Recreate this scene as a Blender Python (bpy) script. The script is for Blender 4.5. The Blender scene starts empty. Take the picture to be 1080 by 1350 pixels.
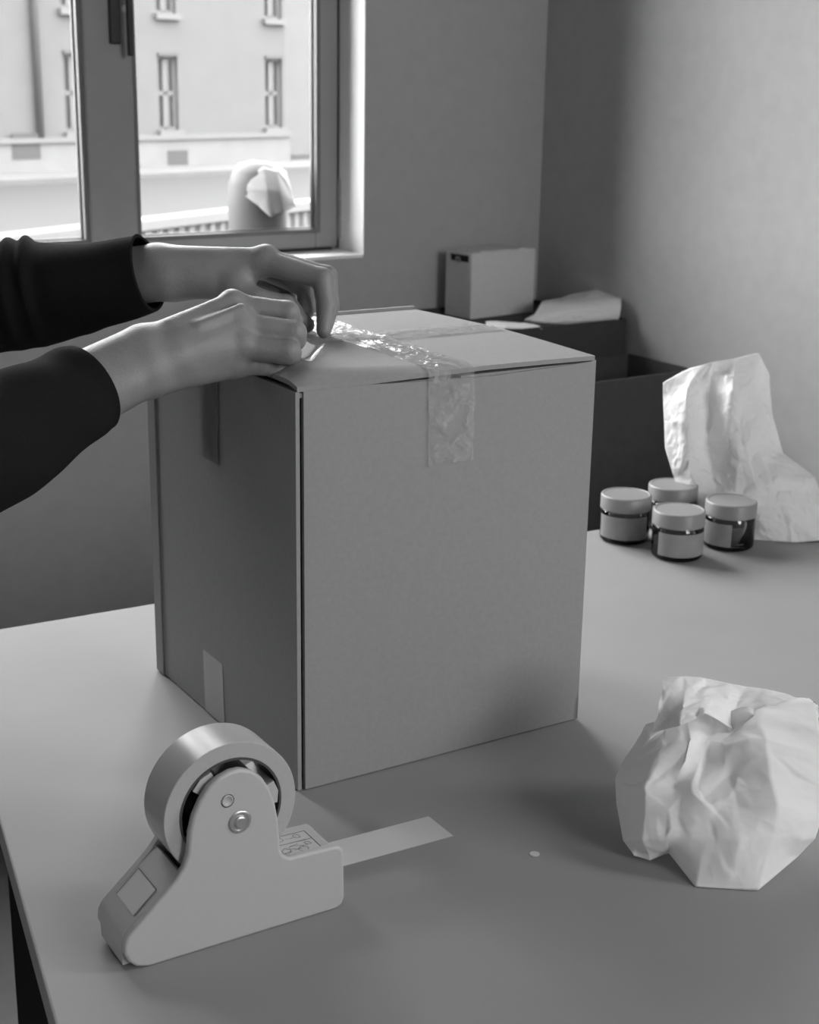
import bpy, bmesh, math, random
import numpy as np
from mathutils import Vector, Matrix
from mathutils.geometry import delaunay_2d_cdt

random.seed(7)
scene = bpy.context.scene
COL = scene.collection
TZ = 0.75                      # height of the table top

# ------------------------------------------------------------------ camera
FPX, PITCH, ROLL, CH = 1934.95, 0.28973, 0.016535, 0.6189 + TZ
fw = np.array([0, math.cos(PITCH), -math.sin(PITCH)])
_rt = np.array([1.0, 0, 0]); _up = np.cross(_rt, fw)
rt = math.cos(ROLL) * _rt + math.sin(ROLL) * _up
up = -math.sin(ROLL) * _rt + math.cos(ROLL) * _up
CO = np.array([0, 0, CH])
cam_data = bpy.data.cameras.new('camera')
cam = bpy.data.objects.new('camera', cam_data); COL.objects.link(cam)
cam.matrix_world = Matrix(((rt[0], up[0], -fw[0], CO[0]), (rt[1], up[1], -fw[1], CO[1]),
                           (rt[2], up[2], -fw[2], CO[2]), (0, 0, 0, 1)))
cam_data.sensor_fit = 'VERTICAL'; cam_data.sensor_height = 36.0
cam_data.lens = 36.0 * FPX / 1350.0
cam_data.clip_start = 0.05; cam_data.clip_end = 200
cam_data.dof.use_dof = True; cam_data.dof.focus_distance = 1.22; cam_data.dof.aperture_fstop = 14.0
scene.camera = cam

# ------------------------------------------------------------------ light
world = bpy.data.worlds.new('overcast_sky'); scene.world = world
world.use_nodes = True
bg = world.node_tree.nodes['Background']
bg.inputs[0].default_value = (1, 1, 1, 1); bg.inputs[1].default_value = 4.0
vs = scene.view_settings
vs.view_transform = 'Standard'; vs.look = 'None'; vs.gamma = 1.0
vs.use_curve_mapping = False
vs.exposure = 2.15
scene.display_settings.display_device = 'sRGB'
scene.cycles.max_bounces = 10; scene.cycles.diffuse_bounces = 6
scene.cycles.transparent_max_bounces = 12; scene.cycles.transmission_bounces = 8
scene.cycles.caustics_reflective = False; scene.cycles.caustics_refractive = False
scene.cycles.sample_clamp_indirect = 6.0


def ray(px, py):
    return fw + rt * ((px - 540) / FPX) - up * ((py - 675) / FPX)

def cp(px, py, d):                       # point at a given distance along the lens axis
    return CO + ray(px, py) * d

def onplane(px, py, P, n):
    r = ray(px, py); P = np.asarray(P, float); n = np.asarray(n, float)
    return CO + r * (((P - CO) @ n) / (r @ n))

def onz(px, py, z=TZ):
    return onplane(px, py, (0, 0, z), (0, 0, 1))

# ------------------------------------------------------------------ materials
MATS = {}
def mat(name, g, rough=0.6, noise=0.0, nscale=60.0, bump=0.0, bscale=200.0, metal=0.0, spec=0.5,
        sheen=0.0, sss=0.0, detail=4.0, stretch=None, tint=None):
    if name in MATS: return MATS[name]
    m = bpy.data.materials.new(name); m.use_nodes = True
    nt = m.node_tree; b = nt.nodes['Principled BSDF']
    b.inputs['Base Color'].default_value = (g, g, g, 1)
    b.inputs['Roughness'].default_value = rough
    b.inputs['Metallic'].default_value = metal
    b.inputs['Specular IOR Level'].default_value = spec
    if sheen: b.inputs['Sheen Weight'].default_value = sheen
    if sss:
        b.inputs['Subsurface Weight'].default_value = sss
        b.inputs['Subsurface Radius'].default_value = (0.006, 0.006, 0.006)
        b.inputs['Subsurface Scale'].default_value = 1.0
    if noise or bump:
        tc = nt.nodes.new('ShaderNodeTexCoord')
        src = tc.outputs['Object']
        if stretch:
            mp = nt.nodes.new('ShaderNodeMapping'); mp.inputs['Scale'].default_value = stretch
            nt.links.new(src, mp.inputs['Vector']); src = mp.outputs['Vector']
    if noise:
        n = nt.nodes.new('ShaderNodeTexNoise'); n.inputs['Scale'].default_value = nscale
        n.inputs['Detail'].default_value = detail
        nt.links.new(src, n.inputs['Vector'])
        r = nt.nodes.new('ShaderNodeMapRange')
        r.inputs['From Min'].default_value = 0.25; r.inputs['From Max'].default_value = 0.75
        r.inputs['To Min'].default_value = g * (1 - noise); r.inputs['To Max'].default_value = g * (1 + noise)
        nt.links.new(n.outputs['Fac'], r.inputs['Value'])
        c = nt.nodes.new('ShaderNodeCombineColor')
        for i in range(3): nt.links.new(r.outputs['Result'], c.inputs[i])
        nt.links.new(c.outputs[0], b.inputs['Base Color'])
    if bump:
        n2 = nt.nodes.new('ShaderNodeTexNoise'); n2.inputs['Scale'].default_value = bscale
        n2.inputs['Detail'].default_value = 6.0
        nt.links.new(src, n2.inputs['Vector'])
        bp = nt.nodes.new('ShaderNodeBump'); bp.inputs['Strength'].default_value = bump
        bp.inputs['Distance'].default_value = 0.002
        nt.links.new(n2.outputs['Fac'], bp.inputs['Height'])
        nt.links.new(bp.outputs['Normal'], b.inputs['Normal'])
    MATS[name] = m
    return m

def mat_film(name, g, cover, gloss_rough, gloss=0.5, bump=0.0, bscale=120.0, shine=1.0):
    """clear film: see-through, slightly milky, shiny"""
    m = bpy.data.materials.new(name); m.use_nodes = True
    nt = m.node_tree; nt.nodes.clear()
    out = nt.nodes.new('ShaderNodeOutputMaterial')
    tr = nt.nodes.new('ShaderNodeBsdfTransparent')
    df = nt.nodes.new('ShaderNodeBsdfDiffuse'); df.inputs['Color'].default_value = (g, g, g, 1)
    gl = nt.nodes.new('ShaderNodeBsdfGlossy'); gl.inputs['Roughness'].default_value = gloss_rough
    mx = nt.nodes.new('ShaderNodeMixShader'); mx.inputs[0].default_value = cover
    m2 = nt.nodes.new('ShaderNodeMixShader')
    fr = nt.nodes.new('ShaderNodeLayerWeight'); fr.inputs['Blend'].default_value = gloss
    nt.links.new(tr.outputs[0], mx.inputs[1]); nt.links.new(df.outputs[0], mx.inputs[2])
    mu = nt.nodes.new('ShaderNodeMath'); mu.operation = 'MULTIPLY'; mu.inputs[1].default_value = shine
    nt.links.new(fr.outputs['Fresnel'], mu.inputs[0]); nt.links.new(mu.outputs[0], m2.inputs[0])
    nt.links.new(mx.outputs[0], m2.inputs[1]); nt.links.new(gl.outputs[0], m2.inputs[2])
    if bump:
        nv = nt.nodes.new('ShaderNodeTexNoise'); nv.inputs['Scale'].default_value = 55.0; nv.inputs['Detail'].default_value = 5.0; nv.inputs['Distortion'].default_value = 1.2
        rv = nt.nodes.new('ShaderNodeMapRange'); rv.inputs['From Min'].default_value = .35; rv.inputs['From Max'].default_value = .7
        rv.inputs['To Min'].default_value = cover * .45; rv.inputs['To Max'].default_value = min(1, cover * 1.9)
        tc = nt.nodes.new('ShaderNodeTexCoord')
        nt.links.new(tc.outputs['Object'], nv.inputs['Vector']); nt.links.new(nv.outputs['Fac'], rv.inputs['Value']); nt.links.new(rv.outputs['Result'], mx.inputs[0])
        n2 = nt.nodes.new('ShaderNodeTexNoise'); n2.inputs['Scale'].default_value = bscale
        n2.inputs['Detail'].default_value = 3.0
        bp = nt.nodes.new('ShaderNodeBump'); bp.inputs['Strength'].default_value = bump
        bp.inputs['Distance'].default_value = 0.003
        nt.links.new(tc.outputs['Object'], n2.inputs['Vector'])
        nt.links.new(n2.outputs['Fac'], bp.inputs['Height'])
        nt.links.new(bp.outputs['Normal'], gl.inputs['Normal']); nt.links.new(bp.outputs['Normal'], df.inputs['Normal'])
        nt.links.new(bp.outputs['Normal'], fr.inputs['Normal'])
    nt.links.new(m2.outputs[0], out.inputs[0])
    MATS[name] = m
    return m

def mat_glass(name, gloss=0.12):
    m = bpy.data.materials.new(name); m.use_nodes = True
    nt = m.node_tree; nt.nodes.clear()
    out = nt.nodes.new('ShaderNodeOutputMaterial')
    tr = nt.nodes.new('ShaderNodeBsdfTransparent'); tr.inputs['Color'].default_value = (.95, .95, .95, 1)
    gl = nt.nodes.new('ShaderNodeBsdfGlossy'); gl.inputs['Roughness'].default_value = 0.02
    fr = nt.nodes.new('ShaderNodeLayerWeight'); fr.inputs['Blend'].default_value = gloss
    mx = nt.nodes.new('ShaderNodeMixShader')
    nt.links.new(fr.outputs['Fresnel'], mx.inputs[0]); nt.links.new(tr.outputs[0], mx.inputs[1]); nt.links.new(gl.outputs[0], mx.inputs[2])
    nt.links.new(mx.outputs[0], out.inputs[0]); MATS[name] = m
    return m

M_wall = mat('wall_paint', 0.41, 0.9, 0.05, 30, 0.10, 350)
M_wall2 = mat('wall_paint_bounce', 0.66, 0.9)  # paler paint on the unseen walls, added to bounce more light
M_ceil = mat('ceiling_paint', 0.84, 0.9)
M_floor = mat('floor_dark', 0.05, 0.6, 0.2, 6)
M_reveal = mat('reveal_white', 0.92, 0.6)
M_wood = mat('window_paint', 0.27, 0.45, 0.05, 20)
M_bead = mat('window_bead', 0.12, 0.45)
M_table = mat('table_laminate', 0.31, 0.75, 0.035, 8, 0.03, 900, spec=0.2)
M_edge = mat('table_edge', 0.30, 0.5)
M_card = mat('cardboard', 0.285, 0.85, 0.05, 220, 0.05, 900)
M_cardedge = mat('cardboard_edge', 0.24, 0.9, 0.15, 300)
M_cardin = mat('cardboard_inside', 0.12, 0.9)
M_plastic = mat('dispenser_plastic', 0.47, 0.38, 0.02, 200, 0.05, 1500)
M_dark = mat('dark_plastic', 0.03, 0.35)
M_roll = mat('tape_roll', 0.48, 0.28, 0.02, 300)
M_rollside = mat('tape_roll_side', 0.42, 0.45, 0.04, 400)
M_core = mat('roll_core', 0.07, 0.3)
M_metal = mat('brushed_metal', 0.62, 0.38, metal=1.0)
M_label = mat('paper_label', 0.52, 0.6)
M_ink = mat('printed_ink', 0.10, 0.7)
M_paper = mat('tissue_paper', 0.80, 0.75, 0.02, 40, 0.15, 260, spec=0.2)
def mat_paper(name, g, transl, creases):
    m = bpy.data.materials.new(name); m.use_nodes = True
    nt = m.node_tree; nt.nodes.clear(); L = nt.links.new
    out = nt.nodes.new('ShaderNodeOutputMaterial'); tc = nt.nodes.new('ShaderNodeTexCoord')
    df = nt.nodes.new('ShaderNodeBsdfDiffuse'); df.inputs['Color'].default_value = (g, g, g, 1)
    tl = nt.nodes.new('ShaderNodeBsdfTranslucent'); tl.inputs['Color'].default_value = (g, g, g, 1)
    mx = nt.nodes.new('ShaderNodeMixShader'); mx.inputs[0].default_value = transl
    nz = nt.nodes.new('ShaderNodeTexNoise'); nz.inputs['Scale'].default_value = 14; nz.inputs['Detail'].default_value = 3
    ad = nt.nodes.new('ShaderNodeMixRGB'); ad.inputs[0].default_value = .12
    L(tc.outputs['Object'], nz.inputs['Vector']); L(tc.outputs['Object'], ad.inputs[1]); L(nz.outputs['Color'], ad.inputs[2])
    prev = None
    for sc_, st in creases:
        v = nt.nodes.new('ShaderNodeTexVoronoi'); v.feature = 'F1'; v.inputs['Scale'].default_value = sc_
        L(ad.outputs[0], v.inputs['Vector'])
        b = nt.nodes.new('ShaderNodeBump'); b.inputs['Strength'].default_value = st; b.inputs['Distance'].default_value = .006
        L(v.outputs['Distance'], b.inputs['Height'])
        if prev: L(prev.outputs[0], b.inputs['Normal'])
        prev = b
    L(prev.outputs[0], df.inputs['Normal']); L(prev.outputs[0], tl.inputs['Normal'])
    L(df.outputs[0], mx.inputs[1]); L(tl.outputs[0], mx.inputs[2]); L(mx.outputs[0], out.inputs[0])
    MATS[name] = m; return m
M_paper = mat_paper('thin_white_paper', 0.93, 0.20, ((22, .5), (60, .38)))
M_paper2 = mat_paper('smooth_white_paper', 0.93, 0.20, ((16, .22), (45, .10)))
M_darkbox = mat('dark_board', 0.042, 0.8, 0.12, 80)
M_darkbox2 = mat('dark_board_lighter', 0.058, 0.8, 0.12, 60)  # slightly lighter dark board, for the front box
M_carton = mat('pale_board', 0.62, 0.8, 0.04, 80)
M_lid = mat('jar_lid', 0.28, 0.4)
M_content = mat('jar_content', 0.06, 0.5)
M_blank = mat('jar_label', 0.30, 0.6, 0.10, 60)
M_skin = mat('skin', 0.22, 0.5, 0.10, 45, 0.18, 420, sss=0.12)
M_sweater = mat('sweater_knit', 0.014, 0.95, 0.25, 900, 0.5, 1400, spec=0.1)
M_trouser = mat('trouser_cloth', 0.03, 0.95)
M_hair = mat('hair', 0.02, 0.6)
M_eye = mat('eye_white', 0.7, 0.3)
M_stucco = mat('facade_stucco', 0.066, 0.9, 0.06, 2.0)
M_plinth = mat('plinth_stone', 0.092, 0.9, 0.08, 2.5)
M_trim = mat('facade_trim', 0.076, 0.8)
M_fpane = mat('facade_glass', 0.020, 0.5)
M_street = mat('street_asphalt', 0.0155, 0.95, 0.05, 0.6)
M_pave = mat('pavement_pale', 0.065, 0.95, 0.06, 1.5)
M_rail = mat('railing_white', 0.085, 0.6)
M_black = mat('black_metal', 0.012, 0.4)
M_pot = mat('pot_grey', 0.05, 0.6)
M_film = mat_film('clear_tape', 0.52, 0.34, 0.12, 0.06, 0.7, 150, 0.22)
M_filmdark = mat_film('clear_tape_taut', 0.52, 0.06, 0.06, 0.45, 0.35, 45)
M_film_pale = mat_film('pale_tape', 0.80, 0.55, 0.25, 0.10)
M_tail = mat_film('tape_tail', 0.62, 0.88, 0.3, 0.1)
M_glass = mat_glass('window_glass', 0.10)
M_jar = mat_glass('jar_glass', 0.35)

# ------------------------------------------------------------------ mesh helpers
def tag(o, label, cat, group=None, kind=None):
    if label: o['label'] = label
    if cat: o['category'] = cat
    if group: o['group'] = group
    if kind: o['kind'] = kind
    return o

def empty(name, loc=(0, 0, 0), rz=0.0, label=None, cat=None, group=None, kind=None):
    o = bpy.data.objects.new(name, None); COL.objects.link(o)
    o.empty_display_size = 0.05
    o.location = loc; o.rotation_euler = (0, 0, rz)
    return tag(o, label, cat, group, kind)

def mesh_obj(name, verts, faces, material, parent=None, smooth=False, label=None):
    me = bpy.data.meshes.new(name)
    me.from_pydata([tuple(map(float, v)) for v in verts], [], [tuple(map(int, f)) for f in faces])
    me.update()
    if smooth:
        me.polygons.foreach_set('use_smooth', [True] * len(me.polygons))
    o = bpy.data.objects.new(name, me); COL.objects.link(o)
    if material is not None: me.materials.append(material)
    if parent is not None:
        o.parent = parent
    if label: o['label'] = label
    return o

class MB:
    """collects shapes (in the parent's own coordinates) and links them as one mesh object"""
    def __init__(s): s.v = []; s.f = []
    def add(s, v, f):
        k = len(s.v); s.v += [tuple(p) for p in v]; s.f += [tuple(i + k for i in q) for q in f]; return s
    def box(s, x0, x1, y0, y1, z0, z1):
        v = [(x, y, z) for z in (z0, z1) for y in (y0, y1) for x in (x0, x1)]
        return s.add(v, [(0, 2, 3, 1), (4, 5, 7, 6), (0, 1, 5, 4), (2, 6, 7, 3), (0, 4, 6, 2), (1, 3, 7, 5)])
    def rbox(s, x0, x1, y0, y1, z0, z1, r=0.002, seg=2):
        bm = bmesh.new()
        bmesh.ops.create_cube(bm, size=1.0)
        for v in bm.verts:
            v.co = Vector(((x0 + x1) / 2 + v.co.x * (x1 - x0), (y0 + y1) / 2 + v.co.y * (y1 - y0), (z0 + z1) / 2 + v.co.z * (z1 - z0)))
        bmesh.ops.bevel(bm, geom=bm.edges[:], offset=r, segments=seg, affect='EDGES', profile=0.5)
        bm.verts.index_update()
        s.add([tuple(v.co) for v in bm.verts], [[v.index for v in f.verts] for f in bm.faces]); bm.free(); return s
    def frame(s, x0, x1, z0, z1, w, y0, y1):
        s.box(x0, x0 + w, y0, y1, z0, z1); s.box(x1 - w, x1, y0, y1, z0, z1)
        s.box(x0 + w, x1 - w, y0, y1, z0, z0 + w); s.box(x0 + w, x1 - w, y0, y1, z1 - w, z1); return s
    def cyl(s, c, axis, r0, r1, L, n=32, cap=True):
        """tapered cylinder from c along axis (unit) length L"""
        a = Vector(axis).normalized(); t = a.orthogonal().normalized(); b = a.cross(t)
        c = Vector(c); k = []
        for j, (r, h) in enumerate(((r0, 0), (r1, L))):
            for i in range(n):
                th = 2 * math.pi * i / n
                k.append(c + a * h + (t * math.cos(th) + b * math.sin(th)) * r)
        f = [(i, (i + 1) % n, n + (i + 1) % n, n + i) for i in range(n)]
        if cap: f += [tuple(range(n - 1, -1, -1)), tuple(range(n, 2 * n))]
        return s.add([tuple(p) for p in k], f)
    def lathe(s, c, axis, prof, n=48, closed=False):
        """profile of (radius, height) pairs turned round an axis"""
        a = Vector(axis).normalized(); t = a.orthogonal().normalized(); b = a.cross(t); c = Vector(c)
        k = []
        for (r, h) in prof:
            for i in range(n):
                th = 2 * math.pi * i / n
                k.append(tuple(c + a * h + (t * math.cos(th) + b * math.sin(th)) * r))
        f = []; m = len(prof)
        for j in range(m if closed else m - 1):
            j2 = (j + 1) % m
            for i in range(n):
                i2 = (i + 1) % n
                f.append((j * n + i, j * n + i2, j2 * n + i2, j2 * n + i))
        return s.add(k, f)
    def tube(s, pts, radii, n=10, cap=True):
        pts = [Vector(p) for p in pts]; k = []
        if not hasattr(radii, '__len__'): radii = [radii] * len(pts)
        ref = None
        for i, p in enumerate(pts):
            d = (pts[min(i + 1, len(pts) - 1)] - pts[max(i - 1, 0)]).normalized()
            if ref is None: ref = d.orthogonal().normalized()
            ref = (ref - d * ref.dot(d)).normalized(); b = d.cross(ref)
            for q in range(n):
                th = 2 * math.pi * q / n
                k.append(tuple(p + (ref * math.cos(th) + b * math.sin(th)) * radii[i]))
        f = []
        for i in range(len(pts) - 1):
            for q in range(n):
                q2 = (q + 1) % n
                f.append((i * n + q, i * n + q2, (i + 1) * n + q2, (i + 1) * n + q))
        if cap: f += [tuple(range(n - 1, -1, -1)), tuple(range((len(pts) - 1) * n, len(pts) * n))]
        return s.add(k, f)
    def build(s, name, material, parent=None, smooth=False, label=None, autosmooth=None):
        o = mesh_obj(name, s.v, s.f, material, parent, smooth, label)
        bm = bmesh.new(); bm.from_mesh(o.data); bmesh.ops.recalc_face_normals(bm, faces=bm.faces[:])
        if autosmooth is not None:
            for f in bm.faces: f.smooth = True
            for e in bm.edges:
                if len(e.link_faces) == 2 and e.calc_face_angle(0) > autosmooth: e.smooth = False
        bm.to_mesh(o.data); bm.free()
        return o

def grid_faces(nu, nv):
    return [(j * nu + i, j * nu + i + 1, (j + 1) * nu + i + 1, (j + 1) * nu + i) for j in range(nv - 1) for i in range(nu - 1)]

def wall_holes(mb, x0, x1, z0, z1, y0, y1, holes):
    """a wall slab in the x-z plane with rectangular openings (x0,x1,z0,z1)"""
    xs = sorted({x0, x1, *[h[0] for h in holes], *[h[1] for h in holes]})
    zs = sorted({z0, z1, *[h[2] for h in holes], *[h[3] for h in holes]})
    xs = [x for x in xs if x0 <= x <= x1]; zs = [z for z in zs if z0 <= z <= z1]
    for a, b in zip(xs, xs[1:]):
        for c, d in zip(zs, zs[1:]):
            mx, mz = (a + b) / 2, (c + d) / 2
            if any(h[0] < mx < h[1] and h[2] < mz < h[3] for h in holes): continue
            mb.box(a, b, y0, y1, c, d)

# ================================================================== THE ROOM
WY = math.radians(34.0)
w_ = np.array([math.cos(WY), math.sin(WY), 0]); nin = np.array([math.sin(WY), -math.cos(WY), 0])
PW = cp(479, 336, 3.35)                          # lower right corner of the window opening, on the wall face
def wl(px, py, off=0.0):                         # (s, z) on the window wall; off = distance outwards
    P = onplane(px, py, PW - nin * off, nin); return float((P - PW) @ w_), float(P[2])
S_C = wl(715, 200)[0]                            # the room's corner
ROOT = PW.copy(); ROOT[2] = 0.0
ROOM_H = 3.30; WT = 0.17
Z_SILL = wl(479, 336)[1]
MULL_L, _ = wl(103, 0, .10); MULL_R, _ = wl(170, 0, .10)
S_ML = (wl(108, 160, .10)[0] + wl(103, 0, .10)[0]) / 2
FR_R = wl(445.5, 200, .10)[0]                      # right edge of the casement
GL_R = wl(416, 200, .10)[0]
M_L = wl(111, 160, .10)[0]; M_R = wl(175, 160, .10)[0]
GL_BOT = wl(416, 301, .10)[1]
SASH_BOT = wl(445, 325, .10)[1]
OP_R = 0.0; LEAF = OP_R - (M_L + M_R) / 2; OP_L = OP_R - 3 * LEAF   # three equal leaves, the third left of the picture
OP_TOP = 3.00
rz = WY
L_LEFT = 4.3                                     # window wall runs this far to the left of the corner

def room_obj(name): return empty(name, tuple(ROOT), rz)
# local frame of the room: x along the window wall, y = outwards (-nin), z up
o = MB(); wall_holes(o, S_C - L_LEFT, S_C + WT, 0, ROOM_H, 0.0, WT, [(OP_L, OP_R, Z_SILL, OP_TOP)])
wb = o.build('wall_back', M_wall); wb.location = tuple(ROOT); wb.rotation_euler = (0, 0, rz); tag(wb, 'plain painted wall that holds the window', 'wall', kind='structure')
R_LEN = 5.6
W3 = (-3.70, -3.05, 1.65, 3.05)                   # narrow window in the right wall (y0,y1,z0,z1), right of the picture
W2 = (S_C - 1.35, S_C - .25, 1.45, 3.05)         # second window, in the wall behind the viewer (x0,x1,z0,z1)
o = MB()
class _Sw(MB): pass
tmp = MB(); wall_holes(tmp, -R_LEN, 0.0, 0, ROOM_H, S_C, S_C + WT, [W3])
o.add([(y, x, z) for (x, y, z) in tmp.v], tmp.f)
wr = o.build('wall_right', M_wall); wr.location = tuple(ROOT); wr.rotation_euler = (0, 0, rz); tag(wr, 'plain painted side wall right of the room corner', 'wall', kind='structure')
o = MB(); wall_holes(o, S_C - L_LEFT, S_C + WT, 0, ROOM_H, -R_LEN - WT, -R_LEN, [W2])
wf = o.build('wall_front', M_wall2); wf.location = tuple(ROOT); wf.rotation_euler = (0, 0, rz); tag(wf, 'plain wall with a window behind the viewer', 'wall', kind='structure')
for nm, b, m, lb in (('wall_left', (S_C - L_LEFT - WT, S_C - L_LEFT, -R_LEN - WT, WT, 0, ROOM_H), M_wall2, 'plain wall far to the left'),
                     ('floor', (S_C - L_LEFT - WT, S_C + WT, -R_LEN - WT, WT, -0.12, 0), M_floor, 'dark floor under the packing table'),
                     ('ceiling', (S_C - L_LEFT - WT, S_C + WT, -R_LEN - WT, WT, ROOM_H, ROOM_H + .12), M_ceil, 'pale ceiling over the room')):
    q = MB().box(*b).build(nm, m); q.location = tuple(ROOT); q.rotation_euler = (0, 0, rz); tag(q, lb, nm.split('_')[0], kind='structure')

q = MB().box(S_C - 14, S_C + WT, -R_LEN - WT, WT, ROOM_H + .12, 15).build('upper_sky_block', mat('own_stucco', .2, .9)); q.location = tuple(ROOT); q.rotation_euler = (0, 0, rz); tag(q, 'unseen upper storeys over the room, added to shade the facade', 'wall', kind='structure')  # unseen mass over the room, added to keep sky light off the facade
# the window
win = room_obj('window_1'); tag(win, 'two-leaf casement window with grey painted frame', 'window', kind='structure')
# white plaster lining of the reveal
o = MB()
o.box(OP_R - .0012, OP_R + .0005, -0.0015, 0.12, Z_SILL, OP_TOP)
o.box(OP_L - .0005, OP_L + .0012, -0.0015, 0.12, Z_SILL, OP_TOP)
o.box(OP_L, OP_R, -0.0015, 0.12, OP_TOP - .006, OP_TOP + .0005)
o.build('reveal_lining', M_reveal, win)
MB().rbox(OP_L, OP_R - .0012, -0.0015, 0.13, Z_SILL - .006, Z_SILL + .002, .001).build('window_sill', M_reveal, win)
MB().box(OP_L + .02, OP_R - .03, .17, .36, Z_SILL - .03, Z_SILL - .002).build('outer_sill', M_plinth, win)
yF0, yF1 = .10, .128
MB().frame(OP_L, OP_R, Z_SILL + .003, OP_TOP, FR_R and (OP_R - FR_R) * .98, yF0 + .012, yF1 + .002).build('fixed_frame', M_wood, win)
def casement(a, b, handle):
    st = FR_R - GL_R
    sz = GL_BOT - SASH_BOT
    f = MB()
    f.rbox(a, a + st, yF0, yF1, SASH_BOT, OP_TOP - .04, .004); f.rbox(b - st, b, yF0, yF1, SASH_BOT, OP_TOP - .04, .004)
    f.rbox(a + st - .001, b - st + .001, yF0 + .0005, yF1, SASH_BOT, SASH_BOT + sz, .004); f.rbox(a + st - .001, b - st + .001, yF0 + .0005, yF1, OP_TOP - .04 - st, OP_TOP - .04, .004)
    s = f.build('casement', M_wood, win)
    g = MB(); e = .010
    g.frame(a + st - e, b - st + e, SASH_BOT + sz - e, OP_TOP - .04 - st + e, .010, yF0 - .005, yF0 + .012)
    g.frame(a + st - e, b - st + e, SASH_BOT + sz - e, OP_TOP - .04 - st + e, .013, yF0 + .012, yF1 - .009)
    g.build('glazing_bead', M_bead, s)
    MB().box(a + st, b - st, yF1 - .009, yF1 - .005, SASH_BOT + sz, OP_TOP - .04 - st).build('pane', M_glass, s)
    return s
MID = (M_L + M_R) / 2
# the middle: two stiles under one cover strip
right = casement(MID + .004, FR_R, False)
left = casement(MID - LEAF + .004, MID - .004, True)
third = casement(OP_L + (OP_R - FR_R), MID - LEAF - .004, True)
MB().rbox(M_L, M_R, yF0 - .012, yF0 + .004, SASH_BOT + .0, OP_TOP - .04, .005).build('cover_strip', M_wood, win)
MB().rbox(M_L - LEAF, M_R - LEAF, yF0 - .012, yF0 + .004, SASH_BOT, OP_TOP - .04, .005).build('cover_strip', M_wood, win)
# handle on the cover strip
hx, hz = wl(158, 5, .09)
hx2, hz2 = wl(152, 58, .09)
h = MB(); zb = wl(152, 58, .09)[1]
h.rbox(hx2 - .014, hx2 + .010, yF0 - .022, yF0 - .010, zb, zb + .17, .003)
hb = h.build('handle_plate', M_black, win)
h = MB(); ze = wl(163, 74, .09)[1]; xe = wl(163, 74, .09)[0]
h.rbox(xe - .006, xe + .006, yF0 - .052, yF0 - .040, ze, ze + .15, .003)
h.cyl((xe, yF0 - .046, ze + .15), (0, 1, 0), .008, .008, .036, 16)
h.build('handle_lever', M_black, hb)
MB().cyl((xe - .001, yF0 - .023, wl(160, 12, .09)[1]), (0, -1, 0), .007, .006, .004, 16).build('screw', M_metal, hb)
# hinge at the lower right of the casement
hzx, hzz = wl(449, 262, .09)
for k in range(3):
    MB().cyl((FR_R + .0035, yF0 - .002, hzz - .09 + k * .045), (0, 0, 1), .0042, .0042, .043, 14).build('hinge', M_wood, win, smooth=False)
MB().box(FR_R + .0005, OP_R - .0013, yF0 + .006, yF0 + .0115, Z_SILL + .006, OP_TOP - .02).build('rebate_shade', M_black, win)  # black strip standing in for the shade inside the rebate
MB().box(OP_L + .02, OP_R - .02, yF0 + .006, yF0 + .02, Z_SILL + .0022, SASH_BOT + .004).build('bottom_shade', M_black, win)  # black strip, the shade under the casements put into its colour

# second window, out of the picture on the right: real daylight for the near side of things
w2 = room_obj('window_2'); tag(w2, 'tall casement window in the wall behind the viewer', 'window', kind='structure')
x0, x1, z0, z1 = W2
yb = -R_LEN - .12
MB().frame(x0, x1, z0, z1, .06, yb, yb + .07).box((x0 + x1) / 2 - .05, (x0 + x1) / 2 + .05, yb, yb + .07, z0 + .06, z1 - .06).build('frame', M_wood, w2)
MB().box(x0 + .06, x1 - .06, yb + .03, yb + .034, z0 + .06, z1 - .06).build('pane', M_glass, w2)
MB().box(x0, x1, yb + .07, -R_LEN + .03, z0 - .03, z0).build('window_sill', M_reveal, w2)

w3 = room_obj('window_3'); tag(w3, 'narrow window in the right wall beyond the edge of the picture', 'window', kind='structure')
tmp = MB().frame(W3[0], W3[1], W3[2], W3[3], .04, S_C + .06, S_C + .12)
MB().add([(y, x, z) for x, y, z in tmp.v], tmp.f).build('frame', M_wood, w3)
MB().box(S_C + .09, S_C + .094, W3[0] + .04, W3[1] - .04, W3[2] + .04, W3[3] - .04).build('pane', M_glass, w3)
MB().box(S_C - .03, S_C + .06, W3[0], W3[1], W3[2] - .03, W3[2]).build('window_sill', M_reveal, w3)

# sky portals in both openings (they emit nothing themselves; they only guide sky sampling)
def portal(name, loc, nrm, sx, sy):
    ld = bpy.data.lights.new(name, 'AREA'); ld.shape = 'RECTANGLE'; ld.size = sx; ld.size_y = sy
    ld.cycles.is_portal = True
    lo = bpy.data.objects.new(name, ld); COL.objects.link(lo)
    lo.location = loc
    lo.rotation_euler = Vector(nrm).to_track_quat('-Z', 'Y').to_euler()
def roomP(x, y, z): return ROOT + w_ * x - nin * y + np.array([0, 0, z])
portal('daylight_portal', roomP((OP_L + OP_R) / 2, .155, (Z_SILL + OP_TOP) / 2), nin, OP_R - OP_L, OP_TOP - Z_SILL)
portal('daylight_portal', roomP((x0 + x1) / 2, -R_LEN - WT + .02, (z0 + z1) / 2), -nin, x1 - x0, z1 - z0)

portal('daylight_portal', roomP(S_C + WT - .02, (W3[0] + W3[1]) / 2, (W3[2] + W3[3]) / 2), -w_, W3[1] - W3[0], W3[3] - W3[2])

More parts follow.
